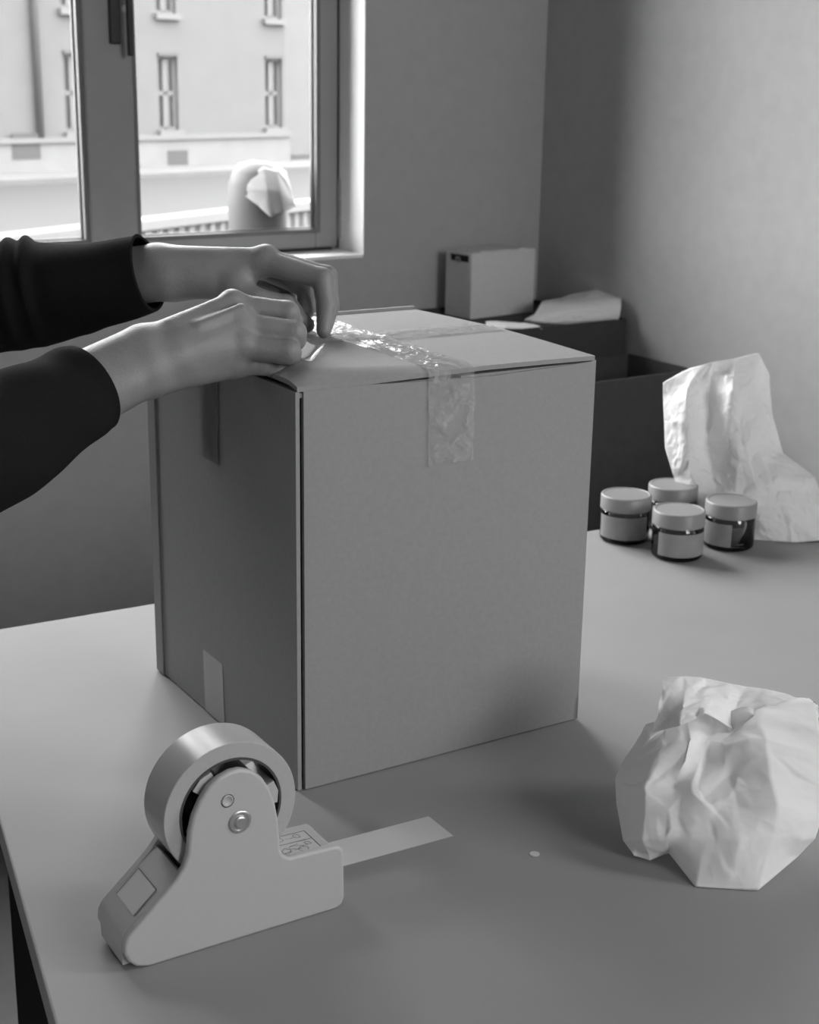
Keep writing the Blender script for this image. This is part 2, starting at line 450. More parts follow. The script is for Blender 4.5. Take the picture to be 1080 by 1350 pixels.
# ================================================================== OUTSIDE
GZ = -0.72                                           # street level
g = MB().box(-60, 60, -40, 60, GZ - .2, GZ).build('street', M_street); tag(g, 'pale grey street between the window and the building', 'street', kind='structure')
FY = math.radians(48.0)
fd = np.array([math.cos(FY), math.sin(FY), 0]); fn = np.array([math.sin(FY), -math.cos(FY), 0])
PF = onz(297, 221, GZ)
def fl(px, py, off=0.0):
    P = onplane(px, py, PF + fn * off, fn); return float((P - PF) @ fd), float(P[2]) - GZ
bld = empty('building', tuple(PF), FY, 'pale stucco building with tall narrow windows across the street', 'building')
c1 = fl(222, 120); c2 = fl(361, 120)
wz0 = (fl(222, 172)[1] + fl(361, 168)[1]) / 2; wz1 = (fl(222, 75)[1] + fl(361, 77)[1]) / 2
ww = fl(235, 120)[0] - fl(209, 120)[0]
sp = c2[0] - c1[0]; rise = (fl(222, 75)[1] - fl(222, 20)[1])
up0 = fl(222, 18)[1]
c0 = fl(101, 150)[0]
cols = [c0 - k * sp for k in range(4, 0, -1)] + [c0, c1[0], c2[0]]
rows = [(wz0, wz1), (up0, up0 + (wz1 - wz0)), (up0 + (up0 - wz0), up0 + (up0 - wz0) + (wz1 - wz0))]
corner_s = fl(376, 150)[0]
holes = [(c - ww / 2, c + ww / 2, r0, r1) for c in cols for r0, r1 in rows]
FH = 9.0
mbw = MB(); wall_holes(mbw, cols[0] - 4.0, corner_s, 0, FH, 0.0, .6, holes); mbw.build('wall', M_stucco, bld)
pz = (fl(222, 184)[1] + fl(361, 180)[1]) / 2
ps = fl(375, 200)[0]
MB().box(cols[0] - 4.0, corner_s + .05, -.10, .0, 0, pz).build('plinth', M_plinth, bld)
MB().box(cols[0] - 4.0, corner_s + .08, -.16, .0, pz, pz + .10).build('plinth_ledge', M_trim, bld)
bx_, bzz = fl(232, 214)
MB().box(bx_ - .30, bx_ + .25, -.115, -.09, .05, .42).build('cellar_hatch', mat('cellar_dark', .035, .9), bld)  # basement window low on the plinth, one even dark tone
bx_, _ = fl(30, 205)
MB().box(bx_ - .3, bx_ + .35, -.115, -.09, .35, .85).build('cellar_hatch', MATS['cellar_dark'], bld)
for c in cols:
    for r0, r1 in rows:
        f = MB()
        f.frame(c - ww / 2, c + ww / 2, r0, r1, ww * .12, .10, .20)
        f.box(c - ww * .14, c + ww * .14, .10, .20, r0 + .02, r1 - .02)
        f.box(c - ww / 2 + .02, c + ww / 2 - .02, .10, .20, (r0 + r1) / 2 - .05, (r0 + r1) / 2 + .05)
        fo = f.build('window', M_trim, bld)
        for sx in (-1, 1):
            for za, zb2 in ((r0, (r0 + r1) / 2), ((r0 + r1) / 2, r1)):
                a, b = sorted((c + sx * ww * .14, c + sx * ww * .40))
                MB().box(a, b, .15, .17, za + .03, zb2 - .03).build('pane', M_fpane, fo)
        MB().box(c - ww * .62, c + ww * .62, -.12, .12, r0 - .12, r0).build('sill', M_trim, bld)
        MB().box(c - ww * .5, c + ww * .5, -.04, .10, r1, r1 + .07).build('lintel', M_fpane, bld)
for px in (46,):
    s0 = fl(px, 100)[0]
    MB().cyl((s0, -.10, pz + .1), (0, 0, 1), .075, .075, FH - pz - .2, 12).build('downspout', mat('zinc', .055, .6), bld, smooth=True)
# set-back wing on the right of the building
MB().box(corner_s, corner_s + 12, 3.0, 3.6, 0, FH - .5).build('wing_wall', mat('wing_stucco', .085, .9, .05, 2), bld)
MB().box(cols[0] - 4.0, corner_s + .3, -.3, 5, FH, FH + .3).build('cornice', M_trim, bld)
pv = MB().box(cols[0] - 4.0, corner_s + 8, -1.9, -.1, 0, .10).build('pavement', M_pave); pv.location = tuple(PF); pv.rotation_euler = (0, 0, FY)
tag(pv, 'pale raised pavement along the foot of the building', 'pavement', kind='structure')

# white balustrade outside, in front of the street
RP0 = cp(180, 299, 7.0); RP1 = cp(300, 281, 7.6)
rd = RP1 - RP0; rd[2] = 0; rl = np.linalg.norm(rd); rd /= rl
ryaw = math.atan2(rd[1], rd[0])
ral = empty('balustrade', (RP0[0], RP0[1], GZ), ryaw, 'low white balustrade outside, below the right window leaf', 'balustrade')
rh = (RP0[2] + RP1[2]) / 2 - GZ
MB().rbox(-2.2, rl + 1.3, -.05, .05, rh - .03, rh + .03, .01).build('rail', M_rail, ral)
MB().box(-2.2, rl + 1.3, -.05, .05, 0, .10).build('base_rail', M_rail, ral)
bal = MB().rbox(-.02, .02, -.02, .02, .1, rh - .03, .006).build('baluster', M_rail, ral)
x = -2.15; first = True
while x < rl + 1.25:
    b = bal if first else bal.copy()
    if not first: COL.objects.link(b); b.parent = ral
    b.location = (x, 0, 0); first = False; x += .085

# ------------------------------------------------------------------ paper tools
def crumple(nu, nv, rnd, n, amp, asp=1.0):
    """displacement over a unit square: random heights on a Delaunay net, straight facets between"""
    pts = [(0, 0), (1, 0), (0, 1), (1, 1)] + [(rnd.random(), rnd.random()) for _ in range(n)]
    for k in range(1, 6):
        t = k / 6; pts += [(t, 0), (t, 1), (0, t), (1, t)]
    res = delaunay_2d_cdt([Vector((a * asp, b)) for a, b in pts], [], [], 0, 1e-6)
    V = np.array([(v.x / asp, v.y) for v in res[0]]); H = np.array([rnd.uniform(-1, 1) for _ in V])
    U, W = np.meshgrid(np.linspace(0, 1, nu), np.linspace(0, 1, nv)); out = np.zeros_like(U)
    for t in res[2]:
        a, b, c = V[list(t)]
        d = (b[1] - c[1]) * (a[0] - c[0]) + (c[0] - b[0]) * (a[1] - c[1])
        if abs(d) < 1e-9: continue
        l0 = ((b[1] - c[1]) * (U - c[0]) + (c[0] - b[0]) * (W - c[1])) / d
        l1 = ((c[1] - a[1]) * (U - c[0]) + (a[0] - c[0]) * (W - c[1])) / d
        l2 = 1 - l0 - l1
        k = (l0 >= -1e-6) & (l1 >= -1e-6) & (l2 >= -1e-6)
        out[k] = (l0 * H[t[0]] + l1 * H[t[1]] + l2 * H[t[2]])[k]
    return out * amp

def _hat(n, m, sharp):
    """interpolation matrix from m control points to n samples: blend of linear and Catmull-Rom"""
    A = np.zeros((n, m))
    for i in range(n):
        t = i / (n - 1) * (m - 1); k = min(int(t), m - 2); f = t - k
        w = np.zeros(4)
        w += (1 - sharp) * np.array([-.5 * f + f * f - .5 * f ** 3, 1 - 2.5 * f * f + 1.5 * f ** 3, .5 * f + 2 * f * f - 1.5 * f ** 3, -.5 * f * f + .5 * f ** 3])
        w += sharp * np.array([0, 1 - f, f, 0])
        for q in range(4): A[i, min(max(k - 1 + q, 0), m - 1)] += w[q]
    return A

def surface(net, nu, nv, sharp=0.35):
    P = np.array([[cp(*q) for q in row] for row in net])        # rows x cols x 3
    A = _hat(nv, P.shape[0], sharp); B = _hat(nu, P.shape[1], sharp)
    return np.einsum('ai,ijk,bj->abk', A, P, B)

def normals(S):
    du = np.gradient(S, axis=1); dv = np.gradient(S, axis=0); n = np.cross(du, dv)
    return n / (np.linalg.norm(n, axis=2, keepdims=True) + 1e-12)

def edge_fade(nu, nv, p=0.06):
    U, W = np.meshgrid(np.linspace(0, 1, nu), np.linspace(0, 1, nv))
    return np.clip(np.minimum(np.minimum(U, 1 - U), np.minimum(W, 1 - W)) / p, 0, 1)

def paper_wad(name, net, back, seed, label, amp=(.007, .0028, .001), nu=110, nv=110, zmin=None, asp=1.0, sharp=.35, group=None, material=None, cnt=(45, 190, 600), flap=None):
    rnd = random.Random(seed)
    S = surface(net, nu, nv, sharp); N = normals(S); E = edge_fade(nu, nv)
    d = crumple(nu, nv, rnd, cnt[0], amp[0], asp) + crumple(nu, nv, rnd, cnt[1], amp[1], asp) + crumple(nu, nv, rnd, cnt[2], amp[2], asp)
    F = S + N * (d * (0.25 + .75 * E))[..., None]
    # far side: the same rim, bulging away and rumpled on its own
    d2 = crumple(nu, nv, rnd, cnt[0], amp[0], asp) + crumple(nu, nv, rnd, cnt[1], amp[1], asp)
    E2 = np.sqrt(edge_fade(nu, nv, .45))
    away = np.array([fw[0], fw[1], -0.05]); away /= np.linalg.norm(away)
    Bk = S + away * (back * E2)[..., None] + N * (d2 * E)[..., None]
    B0 = F.copy(); rim = edge_fade(nu, nv, .02) <= 0
    Bk[rim] = F[rim]
    if zmin is not None:
        F[..., 2] = np.maximum(F[..., 2], zmin); Bk[..., 2] = np.maximum(Bk[..., 2], zmin)
    v = np.concatenate([F.reshape(-1, 3), Bk.reshape(-1, 3)]); gf = grid_faces(nu, nv); k = nu * nv
    faces = gf + [tuple(i + k for i in reversed(q)) for q in gf]
    if flap is not None:                          # a folded-over corner of the same sheet
        mu, mv = 80, 50
        S2 = surface(flap, mu, mv, sharp); N2 = normals(S2)
        S2 = S2 + N2 * (crumple(mu, mv, rnd, 30, amp[0], 2.0) + crumple(mu, mv, rnd, 120, amp[1], 2.0) + crumple(mu, mv, rnd, 400, amp[2], 2.0))[..., None]
        k2 = len(v); v = np.concatenate([v, S2.reshape(-1, 3), (S2 + N2 * .0006).reshape(-1, 3)])
        gf = grid_faces(mu, mv); faces += [tuple(i + k2 for i in q) for q in gf] + [tuple(i + k2 + mu * mv for i in reversed(q)) for q in gf]
    c = v.mean(0); c[2] = v[:, 2].min(); v = v - c
    o = mesh_obj(name, v, faces, material or M_paper, None, True)
    bm = bmesh.new(); bm.from_mesh(o.data); bmesh.ops.remove_doubles(bm, verts=bm.verts[:], dist=1e-6)
    bmesh.ops.recalc_face_normals(bm, faces=bm.faces[:]); bm.to_mesh(o.data); bm.free()
    o.location = tuple(c)
    tag(o, label, 'paper', group)
    return o

# pot with a white cover on the outer sill
pp = roomP(wl(343, 300, .235)[0], .245, Z_SILL - .002)
pot = empty('covered_pot', tuple(pp), WY, 'grey round-shouldered pot under a folded white sheet, outside the window', 'pot')
pxm = np.linalg.norm(cp(344, 260, (pp - CO) @ fw) - cp(345, 260, (pp - CO) @ fw))
PR = 38 * pxm; PH = (onplane(330, 212, pp, nin)[2] - pp[2]) * 1.0
MB().lathe((0, 0, 0), (0, 0, 1), [(.001, .0), (PR * .95, 0), (PR, PH * .1), (PR * 1.03, PH * .45), (PR * 1.0, PH * .72), (PR * .86, PH * .88), (PR * .6, PH * .97), (.001, PH)], 40).build('vessel', M_pot, pot, smooth=True)
dd = float((pp - CO) @ fw)
netP = [[(318, 216, dd - .02), (333, 211, dd - .03), (350, 213, dd - .035), (364, 216, dd - .03), (378, 226, dd - .01)],
        [(314, 236, dd - .085), (332, 228, dd - .10), (348, 222, dd - .105), (366, 226, dd - .095), (383, 246, dd - .05)],
        [(312, 249, dd - .09), (333, 252, dd - .112), (352, 250, dd - .122), (370, 254, dd - .11), (388, 264, dd - .06)],
        [(314, 252, dd - .09), (336, 268, dd - .112), (357, 287, dd - .120), (374, 280, dd - .11), (391, 272, dd - .065)]]
cl = paper_wad('sheet_cover', netP, .012, 31, None, (.003, .0010, .0004), 40, 40, None, sharp=.9, cnt=(10, 30, 60), material=mat('cover_sheet', .20, .9))
del cl['category']; cl.parent = pot
cl.matrix_parent_inverse = (Matrix.Translation(Vector(tuple(map(float, pp)))) @ Matrix.Rotation(WY, 4, 'Z')).inverted()

# ================================================================== TABLE
fe0 = onz(18, 826)[:2]; fe1 = onz(780, 699)[:2]; fdv = (fe1 - fe0) / np.linalg.norm(fe1 - fe0)
le0 = onz(18, 1150)[:2]; le1 = onz(73, 1350)[:2]; ldv = (le1 - le0) / np.linalg.norm(le1 - le0)
t = np.linalg.solve(np.array([fdv, -ldv]).T, le0 - fe0); cornr = fe0 + fdv * t[0]
quad = [cornr, cornr + ldv * 1.12, cornr + ldv * 1.12 + fdv * 1.55, cornr + fdv * 1.70]
tab = empty('packing_table', (float(np.mean([q[0] for q in quad])), float(np.mean([q[1] for q in quad])), 0), 0, 'large pale packing table with a smooth worn top', 'table')
tc = np.array(tab.location)
TH = .028
v = [(q[0] - tc[0], q[1] - tc[1], TZ - TH) for q in quad] + [(q[0] - tc[0], q[1] - tc[1], TZ) for q in quad]
to = MB().add(v, [(3, 2, 1, 0), (4, 5, 6, 7)] + [(i, (i + 1) % 4, 4 + (i + 1) % 4, 4 + i) for i in range(4)]).build('tabletop', M_table, tab)
bv = to.modifiers.new('edge', 'BEVEL'); bv.width = .002; bv.segments = 2
cen = np.mean(quad, axis=0)
for q in quad:
    p = q + (cen - q) * .09 - tc[:2]
    MB().rbox(p[0] - .025, p[0] + .025, p[1] - .025, p[1] + .025, 0, TZ - TH, .003).build('leg', M_black, tab)
sk = onz(705, 1126)
MB().cyl((sk[0] - tc[0], sk[1] - tc[1], TZ), (0, 0, 1), .0042, .0042, .0004, 24).build('round_sticker', mat('sticker', .62, .6), tab, label='small pale round dot stuck on the table top')

# ================================================================== PACKING BOX
BYAW = 0.5572; BW, BD, BH = .315, .3268, .3672
BN = np.array([-.0952, 1.1890, TZ])
ba = np.array([math.cos(BYAW), math.sin(BYAW), 0]); bb = np.array([-math.sin(BYAW), math.cos(BYAW), 0])
box = empty('cardboard_box', tuple(BN), BYAW, 'large cardboard box being taped shut in the middle of the table', 'box')
T = .005
def bl(px, py, face):           # box-local coordinates of a pixel on a face of the box
    if face == 'front': P = onplane(px, py, BN, bb)
    elif face == 'left': P = onplane(px, py, BN, ba)
    else: P = onplane(px, py, BN + np.array([0, 0, BH]), (0, 0, 1))
    d = P - BN; return float(d @ ba), float(d @ bb), float(d[2])
def panel(name, fn_, nu, nv, th_dir, th, material=M_card):
    """sheet given by fn_(u,v) with thickness th along th_dir"""
    A = []; d = np.array(th_dir) * th
    for j in range(nv):
        for i in range(nu): A.append(np.array(fn_(i / (nu - 1), j / (nv - 1))))
    v = [tuple(p) for p in A] + [tuple(p + d) for p in A]; k = nu * nv
    g_ = grid_faces(nu, nv); f = list(g_) + [tuple(i + k for i in reversed(q)) for q in g_]
    rim = [i for i in range(nu)] + [j * nu + nu - 1 for j in range(1, nv)] + [(nv - 1) * nu + i for i in range(nu - 2, -1, -1)] + [j * nu for j in range(nv - 2, 0, -1)]
    for a, b in zip(rim, rim[1:] + rim[:1]): f.append((a, b, b + k, a + k))
    m = MB().add(v, f).build(name, material, box, autosmooth=.6); return m
sag = lambda u: .0055 * math.sin(math.pi * min(1, max(0, u))) ** .8
def gapf(u): return max(0.0, 1 - abs((u - .62) / .40)) ** .7
GAP = .0072
# front panel: its left edge stands a little off the corner, so a dark joint shows
panel('front_panel', lambda u, v: (GAP + u * (BW - GAP), -.0035 * math.sin(math.pi * u) * math.sin(math.pi * v) + (.0006 if u < .02 else 0), .0015 + v * (BH - .0015 - (.0040 * gapf(u) if v > .99 else 0) - .0015)), 30, 14, (0, 1, 0), T)
panel('left_panel', lambda u, v: (-.002 * math.sin(math.pi * u) * math.sin(math.pi * v), .0015 + u * (BD - .0015), .0015 + v * (BH - .003)), 16, 14, (1, 0, 0), .0038)
panel('right_panel', lambda u, v: (BW, u * BD, .0015 + v * (BH - .003)), 6, 6, (-1, 0, 0), T)
panel('back_panel', lambda u, v: (u * BW, BD, .0015 + v * (BH + .0035)), 6, 6, (0, -1, 0), T)
MB().box(T + .0006, BW - T - .0006, T + .006, BD - T - .006, .0005, .006).build('bottom_flap', M_card, box)
# glue tab fold on the far left corner
MB().rbox(-.0022, .001, BD - .020, BD - .0005, .0015, BH - .002, .0008).build('glue_tab', M_card, box)
# minor flaps (left and right) under the two large ones
for x0, x1, nm in ((.001, .15, 'l'), (BW - .15, BW - .001, 'r')):
    panel('minor_flap', lambda u, v, x0=x0, x1=x1: (x0 + u * (x1 - x0), .0025 + v * (BD - .010), BH - .0065 - .0005), 6, 6, (0, 0, 1), .004, M_card)
def ztop(x, y):
    """upper surface of the closed flaps, sprung up at the near left"""
    u = x / BW; f = max(0.0, 1 - y / .165)
    rise_ = min(1.0, y / .019); rise_ = math.sin(rise_ * math.pi / 2)
    bul = .013 * min(1.0, .25 + u / .10) * max(0.0, 1 - u / .62) ** 1.1 * rise_ * (1 - .45 * min(1, y / (BD / 2)))
    mid = .003 * math.sin(math.pi * min(1, max(0, y / BD)))
    gp = .0018 * gapf(u) * max(0, 1 - y / .05)
    return BH + .0026 + mid + bul + gp
SEAM = BD / 2
panel('front_flap', lambda u, v: (.0012 + u * (BW - .0024), .0006 + (v ** 1.4) * (SEAM - .0016), ztop(u * BW, (v ** 1.4) * SEAM)), 44, 30, (0, 0, -1), .0042)
panel('back_flap', lambda u, v: (.0012 + u * (BW - .0024), SEAM + .0008 + v * (BD - SEAM - .0085), ztop(u * BW, SEAM + v * (SEAM)) - .0005), 30, 20, (0, 0, -1), .0042)

# clear tape: strips laid over the surfaces
def strip(name, path, wdir, width, material, nu=8, off=.0007, wob=.0006, seed=0, parent=None, label=None):
    """path: list of (point, normal); wdir: unit sideways direction"""
    rnd = random.Random(seed); P = [np.array(p) for p, n in path]; N = [np.array(n) for p, n in path]
    wd = np.array(wdir, float); v = []
    for p, n in zip(P, N):
        for i in range(nu):
            q = p + wd * ((i / (nu - 1) - .5) * width) + n * (off + abs(rnd.gauss(0, 1)) * wob)
            v.append(tuple(q))
    return mesh_obj(name, v, grid_faces(nu, len(P)), material, parent, True, label)
TW = .048
tx = bl(593, 540, 'front')[0]; ty1 = bl(593, 609, 'front')[2]
path = []
for k in range(26):                                   # over the top, from the back edge to the front
    y = BD * (1 - .30 * 0) - .012 - k * (BD - .014) / 25
    path.append(((tx, y, ztop(tx, y)), (0, 0, 1)))
path.append(((tx, -.0012, BH + .0015), (0, -.7, .7)))
for k in range(18):
    z = BH - .003 - k * (BH - .003 - ty1) / 17
    path.append(((tx, -.0035 * math.sin(math.pi * tx / BW) * math.sin(math.pi * z / BH) - .0006, z), (0, -1, 0)))
strip('tape_strip', path, (1, 0, 0), TW, M_film, 12, .0006, .0011, 3, box, 'wrinkled clear tape strip folded over the front edge')
# along the seam, down the left side
path = []
for k in range(26):
    x = BW - .006 - k * (BW + .0 - .010) / 25
    path.append(((x, SEAM, max(ztop(x, SEAM - .02), ztop(x, SEAM + .02))), (0, 0, 1)))
strip('tape_strip', path, (0, 1, 0), TW, M_film, 12, .0010, .0007, 5, box, 'clear tape strip along the flap seam')
ly = bl(278, 560, 'left')[1]; lz = bl(278, 603, 'left')[2]; lz1 = bl(278, 858, 'left')[2]
ty = bl(283, 900, 'left')[1]
lx = lambda y, z: -.002 * math.sin(math.pi * y / BD) * math.sin(math.pi * min(1, max(0, z / BH)))
path = [((lx(ly, BH - .002 - k * (BH - lz) / 17), ly, BH - .002 - k * (BH - lz) / 17), (-1, 0, 0)) for k in range(18)]
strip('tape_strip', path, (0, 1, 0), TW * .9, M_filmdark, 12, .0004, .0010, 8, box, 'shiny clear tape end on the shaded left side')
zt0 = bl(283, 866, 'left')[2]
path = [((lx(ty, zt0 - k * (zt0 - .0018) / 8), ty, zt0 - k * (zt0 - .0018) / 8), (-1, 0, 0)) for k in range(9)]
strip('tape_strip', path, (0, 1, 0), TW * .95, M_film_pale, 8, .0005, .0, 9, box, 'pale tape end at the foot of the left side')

# the free end of the seam tape, lifted off the left edge by the fingers
def tolocal(P): d = P - BN; return (float(d @ ba), float(d @ bb), float(d[2]))
zl = TZ + BH + .0165
ca_, cb_ = tolocal(cp(399, 446, 1.292)), tolocal(cp(396, 476, 1.268))
cc_, cd0 = tolocal(onz(430, 452, zl)), tolocal(onz(415, 472, zl))
v = []
for j in range(9):
    for i in range(9):
        a_, b_ = i / 8, j / 8
        q = (1 - b_) * ((1 - a_) * np.array(ca_) + a_ * np.array(cc_)) + b_ * ((1 - a_) * np.array(cb_) + a_ * np.array(cd0))
        q[2] = max(q[2] - .004 * math.sin(math.pi * a_), ztop(max(0, q[0]), max(0, q[1])) + .0008); v.append(tuple(q))
mesh_obj('tape_strip', v, grid_faces(9, 9), M_film_pale, box, True, 'loose pale tape end lifted by the fingers')

# ================================================================== TAPE DISPENSER
DA = onz(190, 1277); DB = onz(455, 1195); dv = (DB - DA); dv /= np.linalg.norm(dv)
DYAW = math.atan2(dv[1], dv[0])
dis = empty('tape_dispenser', tuple(DA), DYAW, 'pale grey desktop tape dispenser in front of the box', 'tape dispenser')
# local: x along the side plate, y into the depth, z up
DW = .055
def arc(cx, cz, r, a0, a1, n): return [(cx + r * math.cos(math.radians(a0 + (a1 - a0) * i / n)), cz + r * math.sin(math.radians(a0 + (a1 - a0) * i / n))) for i in range(n + 1)]
prof = []
prof += arc(.006, .012, .012, 270, 160, 6) if False else []
prof += [(0.004, 0.0)] + [(-.0055, .0030), (-.0110, .0085), (-.0140, .016), (-.0135, .0235), (-.0105, .0295)]
prof += [(.0190, .0560), (.0270, .0635), (.0330, .0715), (.0365, .0810), (.0375, .0900), (.0385, .0990), (.0420, .1110)]
prof += [(.0468, .1205), (.0540, .1300), (.0625, .1358), (.0710, .1383), (.0790, .1382), (.0880, .1345), (.0960, .1270), (.1020, .1165), (.1062, .1040), (.1085, .0900), (.1095, .0760), (.1102, .0640), (.1125, .0590), (.1180, .0555)]
prof += [(.1540, .0545), (.1600, .0530), (.1635, .0490), (.1640, .0440), (.1648, .0080), (.1625, .0025), (.1580, .0)]
low = [(.004, 0.0), (-.0055, .0030), (-.0110, .0085), (-.0140, .016), (-.0135, .0235), (-.0105, .0295), (.0170, .0535), (.0200, .0560)]
def extrude(name, pr, y0, y1, material, parent, bev=0.0, label=None):
    n = len(pr); v = [(x, y0, z) for x, z in pr] + [(x, y1, z) for x, z in pr]
    f = [tuple(range(n)), tuple(range(2 * n - 1, n - 1, -1))] + [(i, (i + 1) % n, n + (i + 1) % n, n + i) for i in range(n)]
    o = MB().add(v, f).build(name, material, parent, label=label, autosmooth=.5)
    if bev:
        b = o.modifiers.new('round', 'BEVEL'); b.width = bev; b.segments = 3; b.limit_method = 'ANGLE'; b.angle_limit = 1.0
    return o
PT_ = .007
extrude('side_plate', prof, 0, PT_, M_plastic, dis, .0022)
prof2 = [q for q in prof if not (q[0] > .1115 and q[1] > .047)]
k_ = next(i for i, q in enumerate(prof2) if q[0] > .163)
prof2 = prof2[:k_] + [(.1125, .0500), (.1180, .0482), (.1600, .0468), (.1634, .0440)] + [q for q in prof2[k_:] if q[1] < .0439]
extrude('side_plate', prof2, DW - .006, DW, M_plastic, dis, .0)
# rear hood and base block between the plates
rear = [(-.0135, .004), (-.0140, .016), (-.0135, .0235), (-.0105, .0295), (.0185, .0552), (.0262, .0622), (.0310, .0665), (.0345, .0640), (.0320, .0560), (.0240, .0480), (.0240, .004)]
extrude('rear_hood', rear, PT_ - .001, DW - .005, M_plastic, dis, .0)
extrude('floor_plate', [(.022, .003), (.162, .003), (.162, .010), (.022, .010)], PT_ - .001, DW - .005, M_plastic, dis)
extrude('front_block', [(.108, .0085), (.1640, .0085), (.1645, .040), (.1632, .0440), (.1600, .0470), (.1180, .0485), (.1090, .052), (.106, .058), (.104, .05), (.104, .0085)], PT_ - .001, DW - .005, M_plastic, dis)
# printed instruction label on the front block
lab = MB().add([(.1155, PT_ + .004, .0489), (.1535, PT_ + .004, .0476), (.1535, DW - .009, .0476), (.1155, DW - .009, .0489)], [(0, 1, 2, 3)]).build('instruction_label', M_label, dis, label='label with a small line drawing')
ink = MB()
def line(x0, y0, x1, y1, w=.0005):
    zz = lambda x: .0489 - (x - .1155) / .038 * .0013 + .00025
    d = Vector((x1 - x0, y1 - y0)).normalized(); nx, ny = -d.y * w / 2, d.x * w / 2
    ink.add([(x0 - nx, y0 - ny, zz(x0)), (x1 - nx, y1 - ny, zz(x1)), (x1 + nx, y1 + ny, zz(x1)), (x0 + nx, y0 + ny, zz(x0))], [(0, 1, 2, 3)])
lx0, lx1, ly0, ly1 = .1165, .1525, PT_ + .006, DW - .011
for a in ((lx0, ly0, lx1, ly0), (lx1, ly0, lx1, ly1), (lx1, ly1, lx0, ly1), (lx0, ly1, lx0, ly0)): line(*a, w=.0007)
ym = ly0 + (ly1 - ly0) * .58
line(lx0, ym, lx1, ym, .0006)
rnd = random.Random(4)
for (cx, cy, r) in ((.125, .021, .005), (.139, .019, .0045), (.146, .026, .003), (.128, .0385, .0035), (.143, .039, .0035)):
    a0 = rnd.random() * 6; n = rnd.choice((5, 7, 9)); pts = [(cx + r * rnd.uniform(.6, 1.1) * math.cos(a0 + 6.28 * i / n), cy + r * rnd.uniform(.6, 1.1) * math.sin(a0 + 6.28 * i / n)) for i in range(n + 1)]
    for a, b in zip(pts, pts[1:]): line(*a, *b, w=.0004)
for k in range(9):
    x0 = rnd.uniform(lx0 + .003, lx1 - .012); y0 = rnd.uniform(ly0 + .003, ly1 - .003); a = rnd.uniform(-.5, .5); l = rnd.uniform(.004, .010)
    line(x0, y0, x0 + l * math.cos(a), min(ly1 - .002, max(ly0 + .001, y0 + l * math.sin(a))), w=.0004)
ink.build('drawing', M_ink, lab)
# blank label on the sloping rear hood
def slope(t): return (-.0105 + .029 * t, .0295 + .0257 * t)
sx, sz = .029, .0257; sl = math.hypot(sx, sz); nx, nz = -sz / sl, sx / sl
q = []
for t_, y in ((.30, .011), (.93, .011), (.93, .046), (.30, .046)):
    a, b = slope(t_); q.append((a + nx * .0004, y, b + nz * .0004))
rl_ = MB().add(q, [(0, 1, 2, 3)]).build('rear_label', M_label, dis, label='pale label with a thin border on the sloping rear')
q = MB()
for (t0, ya, t1, yb) in ((.915, .011, .93, .046), (.30, .011, .93, .0117), (.30, .0453, .93, .046)):
    v = []
    for t_, y in ((t0, ya), (t1, ya), (t1, yb), (t0, yb)):
        a, b = slope(t_); v.append((a + nx * .0007, y, b + nz * .0007))
    q.add(v, [(0, 1, 2, 3)])
q.build('border', M_ink, rl_)
# axle, rivet and pin on the near plate
RC = (.0750, .1030); AX = (.0772, .0970)
ax = MB().lathe((AX[0], .0005, AX[1]), (0, -1, 0), [(.0088, 0), (.0088, .0014), (.0080, .0019), (.0066, .0019), (.0060, .0012), (.0050, .0012), (.0046, .0024), (.0036, .0030), (.0001, .0030)], 36).build('axle_bolt', M_metal, dis, autosmooth=.5, label='round shiny metal axle bolt')
MB().lathe((.0680, .0005, .1159), (0, -1, 0), [(.0046, -.001), (.0046, .0004), (.0040, .0011), (.0036, .0011), (.0034, .0006), (.0001, .0006)], 28).build('pin', M_plastic, dis, smooth=True)
MB().lathe((.0680, .0003, .1159), (0, -1, 0), [(.0053, .0), (.0053, .0003), (.0046, .0003)], 28).build('pin_shadow_ring', M_dark, dis)
# hub that carries the roll
hub = MB().lathe((RC[0], .012, RC[1]), (0, 1, 0), [(.0001, .006), (.027, .006), (.027, 0.002), (.030, .002), (.030, .034), (.027, .034), (.0001, .030)], 40).build('hub', M_dark, dis, smooth=False)
for a in (129, 249, 9):
    a = math.radians(a); c, s_ = math.cos(a), math.sin(a); m = MB()
    pr = []
    for r, da in ((.026, -.27), (.0372, -.25), (.0384, 0), (.0372, .25), (.026, .27)):
        pr.append((RC[0] + r * math.cos(a + da), RC[1] + r * math.sin(a + da)))
    n = len(pr); v = [(x, .0088, z) for x, z in pr] + [(x, .046, z) for x, z in pr]
    m.add(v, [tuple(range(n)), tuple(range(2 * n - 1, n - 1, -1))] + [(i, (i + 1) % n, n + (i + 1) % n, n + i) for i in range(n)])
    m.build('hub_lug', M_plastic, hub)
# the roll itself can be lifted out: a thing of its own
Ro, Ri = .0525, .0388
roll = empty('tape_roll', tuple(DA + np.array([math.cos(DYAW), math.sin(DYAW), 0]) * RC[0] + np.array([0, 0, RC[1]])), DYAW, 'thick roll of packing tape seated in the dispenser', 'tape roll')
MB().lathe((0, .0095, 0), (0, 1, 0), [(Ro, .0005), (Ro, .0375)], 96).build('tape_surface', M_roll, roll, smooth=True)
MB().lathe((0, .0095, 0), (0, 1, 0), [(Ri + .0018, .0), (Ro - .0005, .0), (Ro, .0005)], 96).build('tape_edge', M_rollside, roll)
MB().lathe((0, .0095, 0), (0, 1, 0), [(Ro, .0375), (Ri, .038)], 96).build('tape_edge', M_rollside, roll)
MB().lathe((0, .0095, 0), (0, 1, 0), [(Ri, .0378), (Ri, -.0004), (Ri + .0018, -.0004), (Ri + .0018, .0005)], 96).build('core', M_core, roll, smooth=False)
